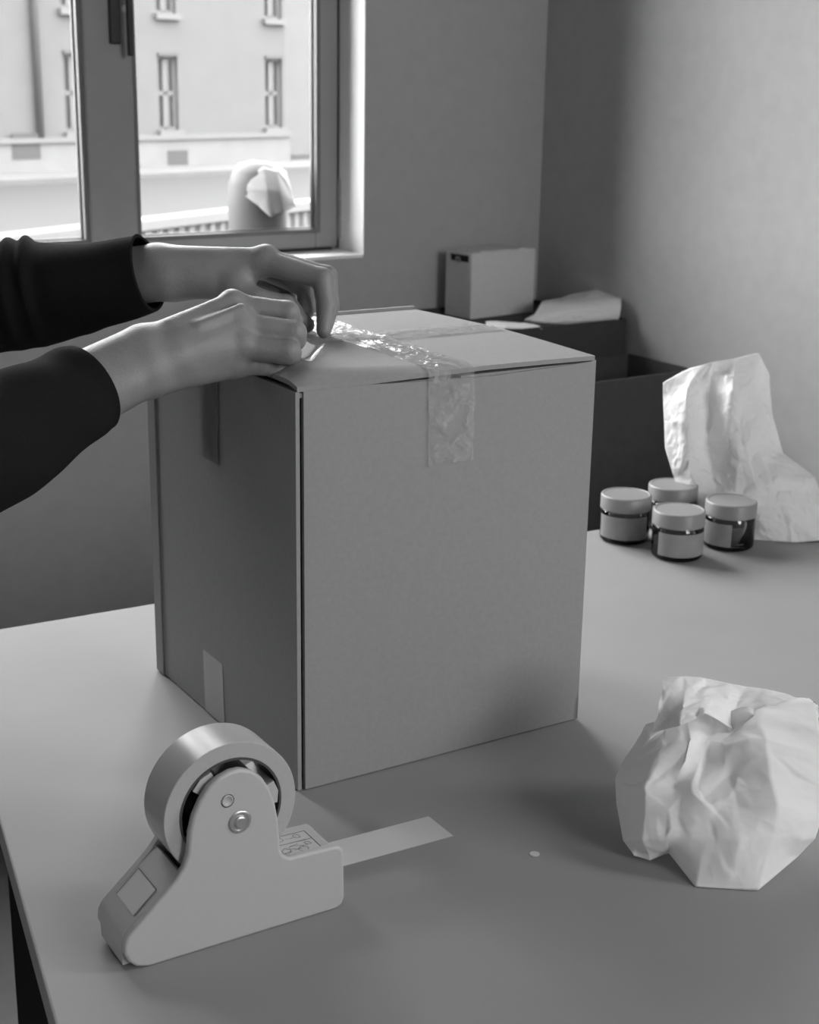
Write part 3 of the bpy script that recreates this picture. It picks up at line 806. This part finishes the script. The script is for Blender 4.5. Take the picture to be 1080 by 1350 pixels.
# loose end of tape leaving over the cutter, lying out to the right
pa = onz(445, 1112, TZ + .046); pb = onz(455, 1143, TZ + .038)
va = []; loc0 = DA
tl = []
for k in range(14):
    t_ = k / 13
    x = .158 + t_ * .112; z = .0300 - .0020 * t_
    tl.append(((x, .0275, z), (0, 0, 1)))
strip('tape_tail', tl, (0, 1, 0), .038, M_tail, 8, .0, .0, 2, dis, 'free end of the tape sticking out past the cutter')
cut = MB(); nT = 22
for k in range(nT):
    y0 = PT_ + .002 + k * (DW - .017 - .0) / nT; y1 = y0 + (DW - .017) / nT
    cut.add([(.1645, y0, .0325), (.1645, y1, .0325), (.1668, (y0 + y1) / 2, .0312)], [(0, 1, 2)])
cut.box(.1620, .1646, PT_, DW - .007, .0300, .0340)
cut.build('cutter', M_plastic, dis)

# ================================================================== CRUMPLED PAPER
netA = [
 [(858, 972, 1.243), (880, 958, 1.250), (905, 945, 1.262), (940, 935, 1.285), (975, 935, 1.285), (1010, 928, 1.275), (1075, 925, 1.262)],
 [(838, 996, 1.240), (872, 985, 1.226), (912, 974, 1.218), (938, 968, 1.262), (962, 968, 1.266), (1000, 955, 1.238), (1082, 965, 1.232)],
 [(820, 1018, 1.238), (860, 1012, 1.214), (904, 1005, 1.206), (935, 988, 1.234), (966, 981, 1.214), (1010, 972, 1.206), (1088, 1000, 1.215)],
 [(812, 1035, 1.234), (850, 1036, 1.205), (888, 1037, 1.206), (922, 1037, 1.194), (962, 1025, 1.206), (1015, 1020, 1.190), (1088, 1040, 1.202)],
 [(814, 1070, 1.226), (850, 1070, 1.196), (890, 1065, 1.190), (930, 1062, 1.184), (972, 1062, 1.184), (1025, 1060, 1.174), (1085, 1075, 1.195)],
 [(822, 1108, 1.214), (848, 1106, 1.190), (882, 1104, 1.184), (930, 1105, 1.176), (975, 1108, 1.168), (1020, 1102, 1.172), (1075, 1105, 1.192)],
 [(836, 1128, 1.208), (857, 1135, 1.205), (882, 1125, 1.206), (917, 1170, 1.172), (958, 1173, 1.170), (1000, 1174, 1.168), (1050, 1130, 1.197)]]
flapA = [
 [(875, 892, 1.272), (905, 893, 1.276), (935, 897, 1.280), (985, 906, 1.285), (1040, 916, 1.280), (1078, 930, 1.268)],
 [(873, 915, 1.255), (903, 914, 1.250), (933, 914, 1.268), (975, 920, 1.282), (1020, 922, 1.275), (1080, 940, 1.262)],
 [(868, 942, 1.240), (900, 932, 1.226), (935, 928, 1.250), (968, 938, 1.276), (1010, 930, 1.268), (1080, 945, 1.255)],
 [(863, 967, 1.232), (895, 953, 1.213), (929, 938, 1.218), (965, 962, 1.268), (1000, 945, 1.250), (1078, 950, 1.250)]]
paper_wad('crumpled_paper', netA, .085, 11, 'crumpled white sheet of paper lying nearest on the table, right of the box', amp=(.0028, .0013, .00035), zmin=TZ + .001, sharp=.9, cnt=(28, 110, 420), flap=flapA, material=M_paper2)
netB = [
 [(874, 505, 2.13), (910, 485, 2.12), (940, 477, 2.10), (970, 472, 2.11), (999, 466, 2.12), (1009, 480, 2.15), (1016, 500, 2.17)],
 [(875, 540, 2.12), (905, 525, 2.08), (935, 520, 2.12), (965, 515, 2.07), (990, 515, 2.10), (1008, 525, 2.12), (1020, 550, 2.16)],
 [(876, 590, 2.12), (905, 580, 2.08), (935, 580, 2.12), (962, 575, 2.08), (985, 585, 2.07), (1010, 588, 2.10), (1032, 598, 2.14)],
 [(886, 622, 2.11), (910, 625, 2.08), (940, 625, 2.10), (970, 625, 2.08), (995, 630, 2.06), (1025, 635, 2.07), (1075, 630, 2.11)],
 [(900, 660, 2.10), (925, 662, 2.09), (950, 665, 2.08), (975, 670, 2.06), (1005, 675, 2.05), (1040, 680, 2.05), (1095, 690, 2.08)],
 [(915, 695, 2.10), (935, 698, 2.09), (960, 703, 2.08), (985, 711, 2.06), (1010, 713, 2.055), (1045, 715, 2.05), (1100, 720, 2.06)]]
paper_wad('crumpled_paper', netB, .045, 23, 'tall crumpled white tissue sheet standing behind the jars', amp=(.007, .0042, .0014), zmin=TZ + .001, sharp=.8, cnt=(30, 120, 500))

# ================================================================== JARS
def make_jar(base, r, h, label, rot):
    j = empty('glass_jar', tuple(base), rot, label, 'jar', 'lidded glass jars')
    MB().lathe((0, 0, 0), (0, 0, 1), [(.001, .0005), (r * .90, .0005), (r * .98, .003), (r, .007), (r, h * .62), (r * .97, h * .68), (r * .93, h * .70), (r * .93, h * .90), (r * .87, h * .90), (r * .87, h * .69), (r * .93, h * .64), (r * .93, .008), (r * .86, .005), (.001, .0045)], 48).build('glass_body', M_jar, j, smooth=True)
    MB().lathe((0, 0, 0), (0, 0, 1), [(.001, .0055), (r * .85, .006), (r * .915, .010), (r * .915, h * .52), (.001, h * .52)], 40).build('contents', M_content, j, smooth=False)
    n = 40; v = []
    for i in range(n + 1):
        th = math.radians(-175 + 130 * i / n)
        for z in (h * .12, h * .60): v.append((math.cos(th) * (r + .0004), math.sin(th) * (r + .0004), z))
    mesh_obj('label_band', v, [(2 * i, 2 * i + 2, 2 * i + 3, 2 * i + 1) for i in range(n)], M_blank, j, True)
    lid = MB().lathe((0, 0, 0), (0, 0, 1), [(r * .945, h * .70), (r * 1.02, h * .70), (r * 1.03, h * .715), (r * 1.02, h * .73), (r * 1.02, h * .97), (r * .99, h * .995), (r * .93, h), (r * .90, h * .985), (r * .86, h * .985), (r * .001, h * .988)], 56).build('lid', M_lid, j, autosmooth=.9)
    return j
JR, JH = .0345, .066
def jar_at(px, py):       # pixel of the front foot of the jar
    P = onz(px, py); d = P[:2] / np.linalg.norm(P[:2]); return np.array([P[0] + d[0] * JR, P[1] + d[1] * JR, TZ])
j1 = jar_at(822, 720); j2 = jar_at(891, 743); j3 = jar_at(959, 729)
j4 = (j1 + j3) / 2 + np.array([.004, .066, 0])
for b, lb, rot in ((j1, 'leftmost glass jar of the cluster behind the box', .1), (j2, 'front glass jar of the cluster, nearest the viewer', .5),
                   (j3, 'rightmost glass jar of the cluster, beside the standing tissue', -.9), (j4, 'rear glass jar of the cluster, half hidden by the others', .4)):
    make_jar(b, JR, JH, lb, rot)

# ================================================================== DARK BOXES IN THE CORNER
def open_bin(name, s0, s1, y0, y1, zt, floor_z, material, label, th=.006, inner=None):
    """open-topped box in room coordinates (x along window wall, y negative into the room)"""
    r = roomP((s0 + s1) / 2, (y0 + y1) / 2, 0); e = empty(name, tuple(r), WY, label, 'box')
    a, b = (s1 - s0) / 2, (y1 - y0) / 2
    MB().rbox(-a, a, -b, -b + th, 0, zt, .0015).build('front_panel', material, e)
    MB().rbox(-a, a, b - th, b, 0, zt, .0015).build('back_panel', material, e)
    MB().rbox(-a, -a + th, -b + th, b - th, 0, zt, .0015).build('side_panel', material, e)
    MB().rbox(a - th, a, -b + th, b - th, 0, zt, .0015).build('side_panel', material, e)
    MB().box(-a + th, a - th, -b + th, b - th, floor_z - .01, floor_z).build('inner_floor', material, e)
    return e
# rear box: its back rim touches the window wall near the corner
def rim_z(px, py, yoff):        # height of a point seen at a pixel that lies yoff in front of the window wall
    return onplane(px, py, PW + nin * yoff, nin)
RB_Y = .35
Pr = rim_z(826, 420, RB_Y); Pl = rim_z(525, 404, .02)
rs1 = min(S_C - .008, float((Pr - PW) @ w_)); rs0 = float((Pl - PW) @ w_); RZT = float(Pr[2])
rear_box = open_bin('storage_box', rs0, rs1, -RB_Y, -.01, RZT, RZT - .012, M_darkbox, 'dark open storage box in the corner, holding a pale carton and white paper')
# front box, lower, against the right wall
FB_Y1 = RB_Y + .012
Pf = onplane(918, 487, roomP(S_C - .012, 0, 0), w_)          # its near right corner touches the right wall
fy = -float((Pf - PW) @ (nin)); FZT = float(Pf[2])
fs0 = float((onplane(700, 508, Pf, nin) - PW) @ w_)
front_box = open_bin('storage_box', fs0, S_C - .012, fy, -FB_Y1, FZT, FZT - .25, M_darkbox2, 'lower dark open storage box against the right wall, behind the packing box')

# pale upright carton inside the rear box
cz = RZT - .0115
C0 = onplane(620, 421, (0, 0, cz), (0, 0, 1))
caryaw = math.radians(40)
top = onplane(621, 335, C0, (np.array([math.sin(caryaw), -math.cos(caryaw), 0])))
chh = float(top[2] - C0[2])
ca = np.array([math.cos(caryaw), math.sin(caryaw), 0]); cb = np.array([-math.sin(caryaw), math.cos(caryaw), 0])
cl_ = float((onplane(703, 400, C0, cb) - C0) @ ca); cd_ = float((onplane(587, 400, C0, ca) - C0) @ cb)
car = empty('file_carton', tuple(C0), caryaw, 'pale upright carton with a dark finger slot, standing in the rear dark box', 'carton')
sl0, sl1, sh0, sh1 = cd_ * .12, cd_ * .88, chh * .86, chh * .965
tmp = MB(); wall_holes(tmp, 0, cd_, 0, chh, 0, .004, [(sl0, sl1, sh0, sh1)])
MB().add([(y, x, z) for x, y, z in tmp.v], tmp.f).build('end_panel', M_carton, car)
MB().box(.004, cl_, 0, .004, 0, chh).build('side_panel', M_carton, car)
MB().box(.004, cl_, cd_ - .004, cd_, 0, chh).build('side_panel', M_carton, car)
MB().box(cl_ - .004, cl_, .004, cd_ - .004, 0, chh).build('end_panel', M_carton, car)
MB().box(.004, cl_ - .004, .004, cd_ - .004, 0, .004).build('bottom', M_carton, car)
lid = MB()
for k in range(8):
    x0 = .004 + (cl_ - .008) * k / 8; lid.box(x0, x0 + (cl_ - .008) / 8, .003, cd_ - .003, chh - .004, chh + .001 + .003 * abs(math.sin(k * 1.3)))
lid.build('top_flap', M_carton, car)
MB().box(.012, .016, .005, cd_ - .005, chh * .7, chh - .005).build('slot_shade_sheet', M_black, car)  # black sheet standing in for the shade inside the carton
MB().lathe((-.001, cd_ * .5, (sh0 + sh1) / 2 - .004), (-1, 0, 0), [(.0075, 0), (.0075, .003), (.0045, .003), (.0045, 0)], 24).build('ring', M_metal, car, smooth=False)

# wrapped white bundle and a loose sheet on top of the rear box
zt_ = RZT - .0115
Bc = onplane(757, 428, (0, 0, zt_), (0, 0, 1))
db = float((rim_z(757, 428, RB_Y - .05) - CO) @ fw)
netC = [
 [(714, 398, db + .10), (740, 393, db + .10), (765, 386, db + .11), (788, 382, db + .11), (817, 391, db + .08)],
 [(712, 402, db + .03), (740, 401, db + .03), (768, 399, db + .03), (792, 397, db + .03), (819, 394, db + .03)],
 [(704, 415, db + .01), (735, 412, db - .005), (765, 410, db - .005), (792, 408, db - .005), (819, 404, db + .0)],
 [(692, 421, db + .012), (730, 425, db - .006), (765, 423, db - .006), (795, 420, db - .006), (817, 417, db + .0)],
 [(690, 425, db + .02), (730, 430, db + .004), (765, 428, db + .004), (795, 425, db + .004), (816, 422, db + .01)]]
paper_wad('wrapped_bundle', netC, .09, 5, 'white paper bundle lying on the rim of the rear dark box', amp=(.004, .002, .0005), nu=70, nv=60, zmin=zt_ + .001, sharp=.6, cnt=(16, 60, 150))
ds = float((rim_z(670, 430, RB_Y - .05) - CO) @ fw)
netD = [[(640, 424, ds + .03), (665, 424, ds + .03), (690, 426, ds + .03), (712, 430, ds + .02)],
        [(642, 429, ds), (665, 429, ds), (690, 430, ds), (714, 433, ds)],
        [(648, 432, ds - .012), (670, 433, ds - .012), (692, 433, ds - .012), (716, 434, ds - .012)]]
paper_wad('paper_scrap', netD, .02, 6, 'small torn white paper scrap beside the wrapped bundle', amp=(.003, .001, .0004), nu=30, nv=24, zmin=zt_ + .001, cnt=(8, 30, 60))

# ================================================================== THE PERSON
def sdf_rc(P, a, b, r1, r2):
    """round cone"""
    a = np.asarray(a, np.float32); b = np.asarray(b, np.float32)
    ba_ = b - a; l2 = float(ba_ @ ba_); rr = r1 - r2; a2 = l2 - rr * rr
    if a2 <= 0:
        return np.linalg.norm(P - (a if r1 > r2 else b), axis=-1) - max(r1, r2)
    il2 = 1 / l2; pa_ = P - a; y = pa_ @ ba_; z = y - l2
    q = pa_ * l2 - y[..., None] * ba_; x2 = (q * q).sum(-1); y2 = y * y * l2; z2 = z * z * l2
    k = np.sign(rr) * rr * rr * x2
    out = (np.sqrt(x2 * a2 * il2) + y * rr) * il2 - r1
    m1 = np.sign(z) * a2 * z2 > k; m2 = np.sign(y) * a2 * y2 < k
    out = np.where(m2, np.sqrt(x2 + y2) * il2 - r1, out)
    out = np.where(m1, np.sqrt(x2 + z2) * il2 - r2, out)
    return out.astype(np.float32)

def sdf_ell(P, c, r, R=None):
    q = P - np.asarray(c, np.float32)
    if R is not None: q = q @ np.asarray(R, np.float32)
    r = np.asarray(r, np.float32)
    k0 = np.linalg.norm(q / r, axis=-1); k1 = np.linalg.norm(q / (r * r), axis=-1)
    return k0 * (k0 - 1) / (k1 + 1e-9)

def smin(a, b, k):
    h = np.clip(.5 + .5 * (b - a) / k, 0, 1)
    return b + (a - b) * h - k * h * (1 - h)

def nets(f, lo, hi, h):
    lo = np.array(lo, float); n = np.ceil((np.array(hi) - lo) / h).astype(int) + 1
    ax_ = [lo[i] + h * np.arange(n[i]) for i in range(3)]
    P = np.stack(np.meshgrid(*ax_, indexing='ij'), -1).astype(np.float32)
    F = f(P); s = F < 0
    cs = np.zeros(n - 1 if False else tuple(n - 1), np.int8)
    acc = np.zeros((*(n - 1), 3)); cnt_ = np.zeros(tuple(n - 1))
    off = [(i, j, k) for i in (0, 1) for j in (0, 1) for k in (0, 1)]
    def sl(o_): return tuple(slice(o_[i], o_[i] + n[i] - 1) for i in range(3))
    for a in range(8):
        for b in range(a + 1, 8):
            d = np.abs(np.array(off[a]) - np.array(off[b]))
            if d.sum() != 1: continue
            fa, fb = F[sl(off[a])], F[sl(off[b])]
            m = (fa < 0) != (fb < 0)
            t_ = np.where(m, fa / np.where(m, fa - fb, 1), 0)
            for q in range(3):
                acc[..., q] += np.where(m, off[a][q] + t_ * (off[b][q] - off[a][q]), 0)
            cnt_ += m
    act = cnt_ > 0
    idx = -np.ones(act.shape, int); idx[act] = np.arange(act.sum())
    I = np.argwhere(act); V = lo + h * (I + acc[act] / cnt_[act][:, None])
    faces = []
    for ax0 in range(3):
        sA = [slice(None)] * 3; sB = [slice(None)] * 3
        sA[ax0] = slice(0, n[ax0] - 1); sB[ax0] = slice(1, n[ax0])
        ch = s[tuple(sA)] != s[tuple(sB)]
        u, w = [(1, 2), (2, 0), (0, 1)][ax0]
        E = np.argwhere(ch); E = E[(E[:, u] > 0) & (E[:, w] > 0) & (E[:, u] < n[u] - 1) & (E[:, w] < n[w] - 1)]
        inside = s[tuple(E.T)]
        def ci(du, dw):
            Q = E.copy(); Q[:, u] -= du; Q[:, w] -= dw; return idx[tuple(Q.T)]
        q = np.stack([ci(1, 1), ci(0, 1), ci(0, 0), ci(1, 0)], 1)
        q[~inside] = q[~inside][:, ::-1]
        faces.append(q)
    return V, np.concatenate(faces)

def chain(P, pts, radii, k=.004):
    out = None
    for i in range(len(pts) - 1):
        d = sdf_rc(P, pts[i], pts[i + 1], radii[i], radii[i + 1])
        out = d if out is None else smin(out, d, k)
    return out

def hand_sdf(spec):
    J = lambda q: cp(*q)
    def f(P):
        palm = None
        for a, b, r1, r2 in spec['palm']:
            d = sdf_rc(P, J(a), J(b), r1, r2); palm = d if palm is None else smin(palm, d, .010)
        fing = None
        for pts, radii in spec['fingers']:
            d = chain(P, [J(q) for q in pts], radii, .0035)
            fing = d if fing is None else smin(fing, d, .0016)
        out = smin(palm, fing, .0065)
        for a, b, r1, r2 in spec.get('tendon', []):
            out = smin(out, sdf_rc(P, J(a), J(b), r1, r2), .0055)
        for a, r in spec.get('knuckle', []):
            out = smin(out, sdf_ell(P, J(a), (r, r, r)), .006)
        return out
    allp = [J(q) for a, b, *_ in spec['palm'] for q in (a, b)] + [J(q) for pts, _ in spec['fingers'] for q in pts]
    allp = np.array(allp)
    return f, allp.min(0) - .045, allp.max(0) + .03

near = dict(
 palm=[((-20, 565, 1.140), (188, 465, 1.205), .026, .0228), ((0, 585, 1.142), (192, 490, 1.198), .028, .0200),
       ((195, 462, 1.208), (308, 405, 1.250), .0190, .0120), ((196, 470, 1.203), (318, 428, 1.236), .0185, .0122),
       ((198, 482, 1.200), (318, 455, 1.232), .0185, .0118), ((200, 494, 1.202), (310, 481, 1.240), .0175, .0108),
       ((210, 480, 1.222), (300, 450, 1.262), .019, .0135),
       ((235, 468, 1.208), (303, 446, 1.238), .0170, .0165), ((235, 450, 1.214), (300, 424, 1.244), .0165, .0150),
       ((210, 455, 1.235), (286, 440, 1.285), .018, .0140)],
 fingers=[([(308, 404, 1.250), (379, 413, 1.258), (385, 424, 1.288), (383, 440, 1.304)], [.0112, .0104, .0090, .0078]),
          ([(318, 429, 1.236), (387, 439, 1.242), (389, 447, 1.274), (383, 460, 1.290)], [.0116, .0108, .0094, .0080]),
          ([(318, 456, 1.232), (380, 464, 1.234), (382, 469, 1.262), (375, 475, 1.272)], [.0114, .0106, .0092, .0078]),
          ([(310, 481, 1.240), (346, 480, 1.246), (364, 486, 1.256), (366, 489, 1.262)], [.0102, .0090, .0080, .0072]),
          ([(286, 440, 1.285), (335, 447, 1.292), (368, 452, 1.300), (388, 456, 1.306)], [.0135, .0115, .0105, .0090])],
 tendon=[((222, 429, 1.206), (305, 393, 1.241), .0042, .0046), ((262, 430, 1.2070), (318, 407, 1.2280), .0034, .0046),
         ((262, 455, 1.203), (314, 436, 1.2285), .0026, .0036)],
 knuckle=[((306, 398, 1.246), .0100), ((318, 422, 1.2325), .0098), ((320, 451, 1.2285), .0092), ((312, 477, 1.235), .0086)])
DL = .03
def _s(q): return (q[0], q[1], q[2] + DL)
far = dict(
 palm=[((-20, 390, 1.445), (200, 351, 1.388), .028, .0210), ((-20, 400, 1.440), (215, 369, 1.384), .028, .0195),
       ((215, 349, 1.382), (345, 346, 1.384), .0185, .0125), ((215, 348, 1.398), (345, 344, 1.406), .0180, .0125),
       ((215, 352, 1.412), (335, 350, 1.428), .0170, .0118), ((215, 358, 1.420), (322, 358, 1.446), .0165, .0108),
       ((228, 366, 1.388), (312, 374, 1.384), .0205, .0150), ((235, 372, 1.402), (320, 366, 1.412), .018, .0150), ((308, 368, 1.382), (336, 352, 1.386), .0115, .0105)],
 fingers=[([(346, 345, 1.382), (425, 367, 1.372), (430, 406, 1.370), (427, 436, 1.366)], [.0122, .0100, .0090, .0072]),
          ([(348, 343, 1.405), (431, 364, 1.402), (435, 402, 1.402), (430, 428, 1.394)], [.0122, .0100, .0090, .0075]),
          ([(338, 350, 1.428), (405, 380, 1.432), (402, 410, 1.420), (392, 424, 1.408)], [.0115, .0095, .0085, .0072]),
          ([(324, 358, 1.446), (378, 386, 1.450), (378, 408, 1.438), (370, 418, 1.426)], [.0105, .0085, .0078, .0068]),
          ([(310, 380, 1.382), (338, 396, 1.376), (378, 403, 1.378), (404, 428, 1.384)], [.0140, .0118, .0104, .0080])],
 tendon=[((240, 334, 1.380), (345, 334, 1.382), .0036, .0042)],
 knuckle=[((350, 338, 1.382), .0110), ((352, 337, 1.405), .0108)])
for d_ in (far,):
    d_['palm'] = [(_s(a), _s(b), r1, r2) for a, b, r1, r2 in d_['palm']]
    d_['fingers'] = [([_s(q) for q in pts], r) for pts, r in d_['fingers']]
    d_['tendon'] = [(_s(a), _s(b), r1, r2) for a, b, r1, r2 in d_['tendon']]
    d_['knuckle'] = [(_s(a), r) for a, r in d_['knuckle']]

person_base = np.array([-.80, 1.20, 0.0])
person = empty('person', tuple(person_base), 0, 'person in a dark long-sleeved sweater reaching in from the left to tape the box', 'person')
V, Fc = [], []
def addnet(vv, ff):
    k = sum(len(q) for q in V); V.append(vv); Fc.append(ff + k)
for sp_ in (near, far):
    f_, lo, hi = hand_sdf(sp_); addnet(*nets(f_, lo, hi, .0019))
# head, neck and trunk (outside the picture), same body
HX, HY, HZ = -.70, 1.20, 1.60
def head(P):
    o = sdf_ell(P, (HX - .012, HY, HZ + .03), (.098, .076, .098))
    o = smin(o, sdf_ell(P, (HX + .03, HY, HZ - .045), (.062, .056, .070)), .03)
    o = smin(o, sdf_rc(P, (HX + .092, HY, HZ + .015), (HX + .112, HY, HZ - .022), .008, .013), .014)      # nose
    o = smin(o, sdf_ell(P, (HX + .075, HY, HZ + .032), (.020, .052, .012)), .014)                           # brow
    for sg in (-1, 1):
        o = smin(o, sdf_ell(P, (HX - .006, HY + sg * .078, HZ), (.018, .008, .030)), .006)                   # ears
        o = np.maximum(o, -sdf_ell(P, (HX + .095, HY + sg * .031, HZ + .012), (.012, .016, .010)))            # eye sockets
        o = smin(o, sdf_ell(P, (HX + .066, HY + sg * .034, HZ - .022), (.022, .020, .018)), .016)             # cheeks
    o = smin(o, sdf_ell(P, (HX + .088, HY, HZ - .052), (.010, .026, .006)), .006)                            # lips
    o = smin(o, sdf_ell(P, (HX + .088, HY, HZ - .062), (.010, .022, .006)), .005)
    o = smin(o, sdf_rc(P, (HX - .01, HY, HZ - .06), (HX - .06, HY, HZ - .20), .056, .062), .03)
    return o
addnet(*nets(head, (HX - .15, HY - .12, HZ - .27), (HX + .16, HY + .12, HZ + .15), .005))
SH_R = np.array([-.77, 1.03, 1.37]); SH_L = np.array([-.77, 1.41, 1.37])
EL_R = cp(-235, 655, 1.040); EL_L = cp(-230, 430, 1.500)
def trunk(P, g=0.0):
    o = smin(sdf_ell(P, (-.79, 1.20, 1.22), (.115 + g, .165 + g, .22)), sdf_ell(P, (-.82, 1.20, .98), (.105 + g, .150 + g, .17)), .06)
    o = smin(o, sdf_rc(P, SH_R, SH_L, .062 + g, .062 + g), .06)
    o = smin(o, sdf_rc(P, (-.76, 1.2, 1.38), (-.755, 1.2, 1.425), .075 + g, .062 + g), .03)
    for a, b in ((SH_R, EL_R), (SH_L, EL_L)):
        o = smin(o, sdf_rc(P, a, b, .055 + g, .044 + g), .03)
    return o
addnet(*nets(lambda P: trunk(P), (-.98, .90, .80), (-.40, 1.56, 1.48), .011))
VV = np.concatenate(V) - person_base; FF = np.concatenate(Fc)
body = mesh_obj('body', VV, FF, M_skin, person, True)

# sweater: sleeves with real open cuffs, trunk
def sleeve(path, radii, squash, seed, folds, nring=120, nseg=56, th=.0032):
    rnd = random.Random(seed); P = np.array(path); A = _hat(nring, len(P), 0.0)
    C = A @ P; R = A @ np.array(radii)
    ph = [rnd.uniform(0, 6.28) for _ in range(8)]
    ref = np.array([0, 0, 1.0]); out = []; inn = []
    for i in range(nring):
        d = C[min(i + 1, nring - 1)] - C[max(i - 1, 0)]; d /= np.linalg.norm(d)
        e1 = ref - d * (ref @ d); e1 /= np.linalg.norm(e1); e2 = np.cross(d, e1)
        t_ = i / (nring - 1)
        for q in range(nseg):
            th_ = 2 * math.pi * q / nseg
            r = R[i]
            wr_ = 0
            for (fp, fw_, fa, ang) in folds:
                s = (t_ - fp - .035 * math.sin(th_ + ang)) / fw_
                wr_ += fa * math.exp(-s * s) * (0.55 + .45 * math.cos(th_ - ang))
            wr_ += .0012 * math.sin(3 * th_ + ph[0] + 9 * t_) + .0010 * math.sin(2 * th_ + ph[1] - 23 * t_)
            rr = r + wr_
            v1 = C[i] + e1 * (math.cos(th_) * rr) + e2 * (math.sin(th_) * rr * squash)
            v2 = C[i] + e1 * (math.cos(th_) * (rr - th)) + e2 * (math.sin(th_) * (rr - th) * squash)
            out.append(v1); inn.append(v2)
    f = []; k = nring * nseg
    for i in range(nring - 1):
        for q in range(nseg):
            q2 = (q + 1) % nseg
            f.append((i * nseg + q, i * nseg + q2, (i + 1) * nseg + q2, (i + 1) * nseg + q))
            f.append((k + (i + 1) * nseg + q, k + (i + 1) * nseg + q2, k + i * nseg + q2, k + i * nseg + q))
    i = nring - 1
    for q in range(nseg):
        q2 = (q + 1) % nseg
        f.append((i * nseg + q, i * nseg + q2, k + i * nseg + q2, k + i * nseg + q))
    return np.array(out + inn), np.array(f)
V, Fc = [], []
vt, ft = nets(lambda P: np.maximum(trunk(P, .012), P[..., 2] - 1.43), (-1.0, .87, .80), (-.38, 1.59, 1.46), .011)
addnet(vt, ft)
addnet(*sleeve([SH_R * .1 + EL_R * .9, EL_R, cp(-60, 602, 1.110), cp(30, 561, 1.147), cp(90, 528, 1.172), cp(120, 510, 1.185)], [.056, .058, .054, .0465, .0402, .0388], .92, 3,
               [(.30, .05, .003, 1.0), (.5, .05, .0015, 4.0), (.72, .03, .0, 2.0)]))
addnet(*sleeve([SH_L * .1 + EL_L * .9, EL_L, cp(-90, 408, 1.475), cp(20, 392, 1.455), cp(110, 378, 1.436), cp(196, 361, 1.414)], [.058, .058, .056, .0525, .0440, .0360], .92, 5,
               [(.40, .04, .004, 1.0), (.60, .018, .0065, 0.3), (.655, .016, .0070, 0.1), (.80, .03, .0015, 3.0), (.99, .012, .0020, 0.0)]))
VV = np.concatenate(V) - person_base
sw = bpy.data.meshes.new('sweater')
sw.from_pydata([tuple(map(float, p)) for p in VV], [], [tuple(map(int, q)) for fl_ in Fc for q in fl_]); sw.update()
sw.polygons.foreach_set('use_smooth', [True] * len(sw.polygons)); sw.materials.append(M_sweater)
swo = bpy.data.objects.new('sweater', sw); COL.objects.link(swo); swo.parent = person; swo['label'] = 'dark knitted sweater with long sleeves'
def legs(P):
    o = sdf_ell(P, (-.84, 1.20, .90), (.115, .165, .12))
    for sg in (-1, 1):
        l_ = chain(P, [(-.84, 1.20 + sg * .085, .86), (-.82, 1.20 + sg * .095, .48), (-.86, 1.20 + sg * .10, .075)], [.092, .066, .058], .03)
        o = smin(o, l_, .03)
    return np.maximum(o, .05 - P[..., 2])
vt, ft = nets(legs, (-1.02, .97, .02), (-.66, 1.43, 1.05), .012)
mesh_obj('trousers', vt - person_base, ft, M_trouser, person, True)
for sg in (-1, 1):
    vt, ft = nets(lambda P: np.maximum(smin(sdf_rc(P, (-.88, 1.20 + sg * .10, .045), (-.70, 1.20 + sg * .115, .035), .045, .038), sdf_rc(P, (-.87, 1.2 + sg * .1, .04), (-.865, 1.2 + sg * .1, .10), .045, .045), .03), .001 - P[..., 2]), (-.96, 1.12 + sg * .10 - .01, -.01), (-.63, 1.28 + sg * .10 + .01, .17), .008)
    mesh_obj('shoe', vt - person_base, ft, M_black, person, True)
vt, ft = nets(lambda P: np.maximum(np.minimum(sdf_ell(P, (HX - .022, HY, HZ + .040), (.106, .086, .104)), 1), -sdf_ell(P, (HX + .085, HY, HZ - .05), (.085, .11, .115))), (HX - .16, HY - .11, HZ - .10), (HX + .12, HY + .11, HZ + .17), .006)
mesh_obj('hair', vt - person_base, ft, M_hair, person, True)
for sg in (-1, 1):
    MB().lathe((HX + .082 - person_base[0], HY + sg * .031 - person_base[1], HZ + .012), (1, 0, 0), [(.0001, -.011), (.008, -.008), (.011, 0), (.0095, .006), (.0055, .0098), (.0001, .0112)], 16).build('eye', M_eye, person, smooth=True)
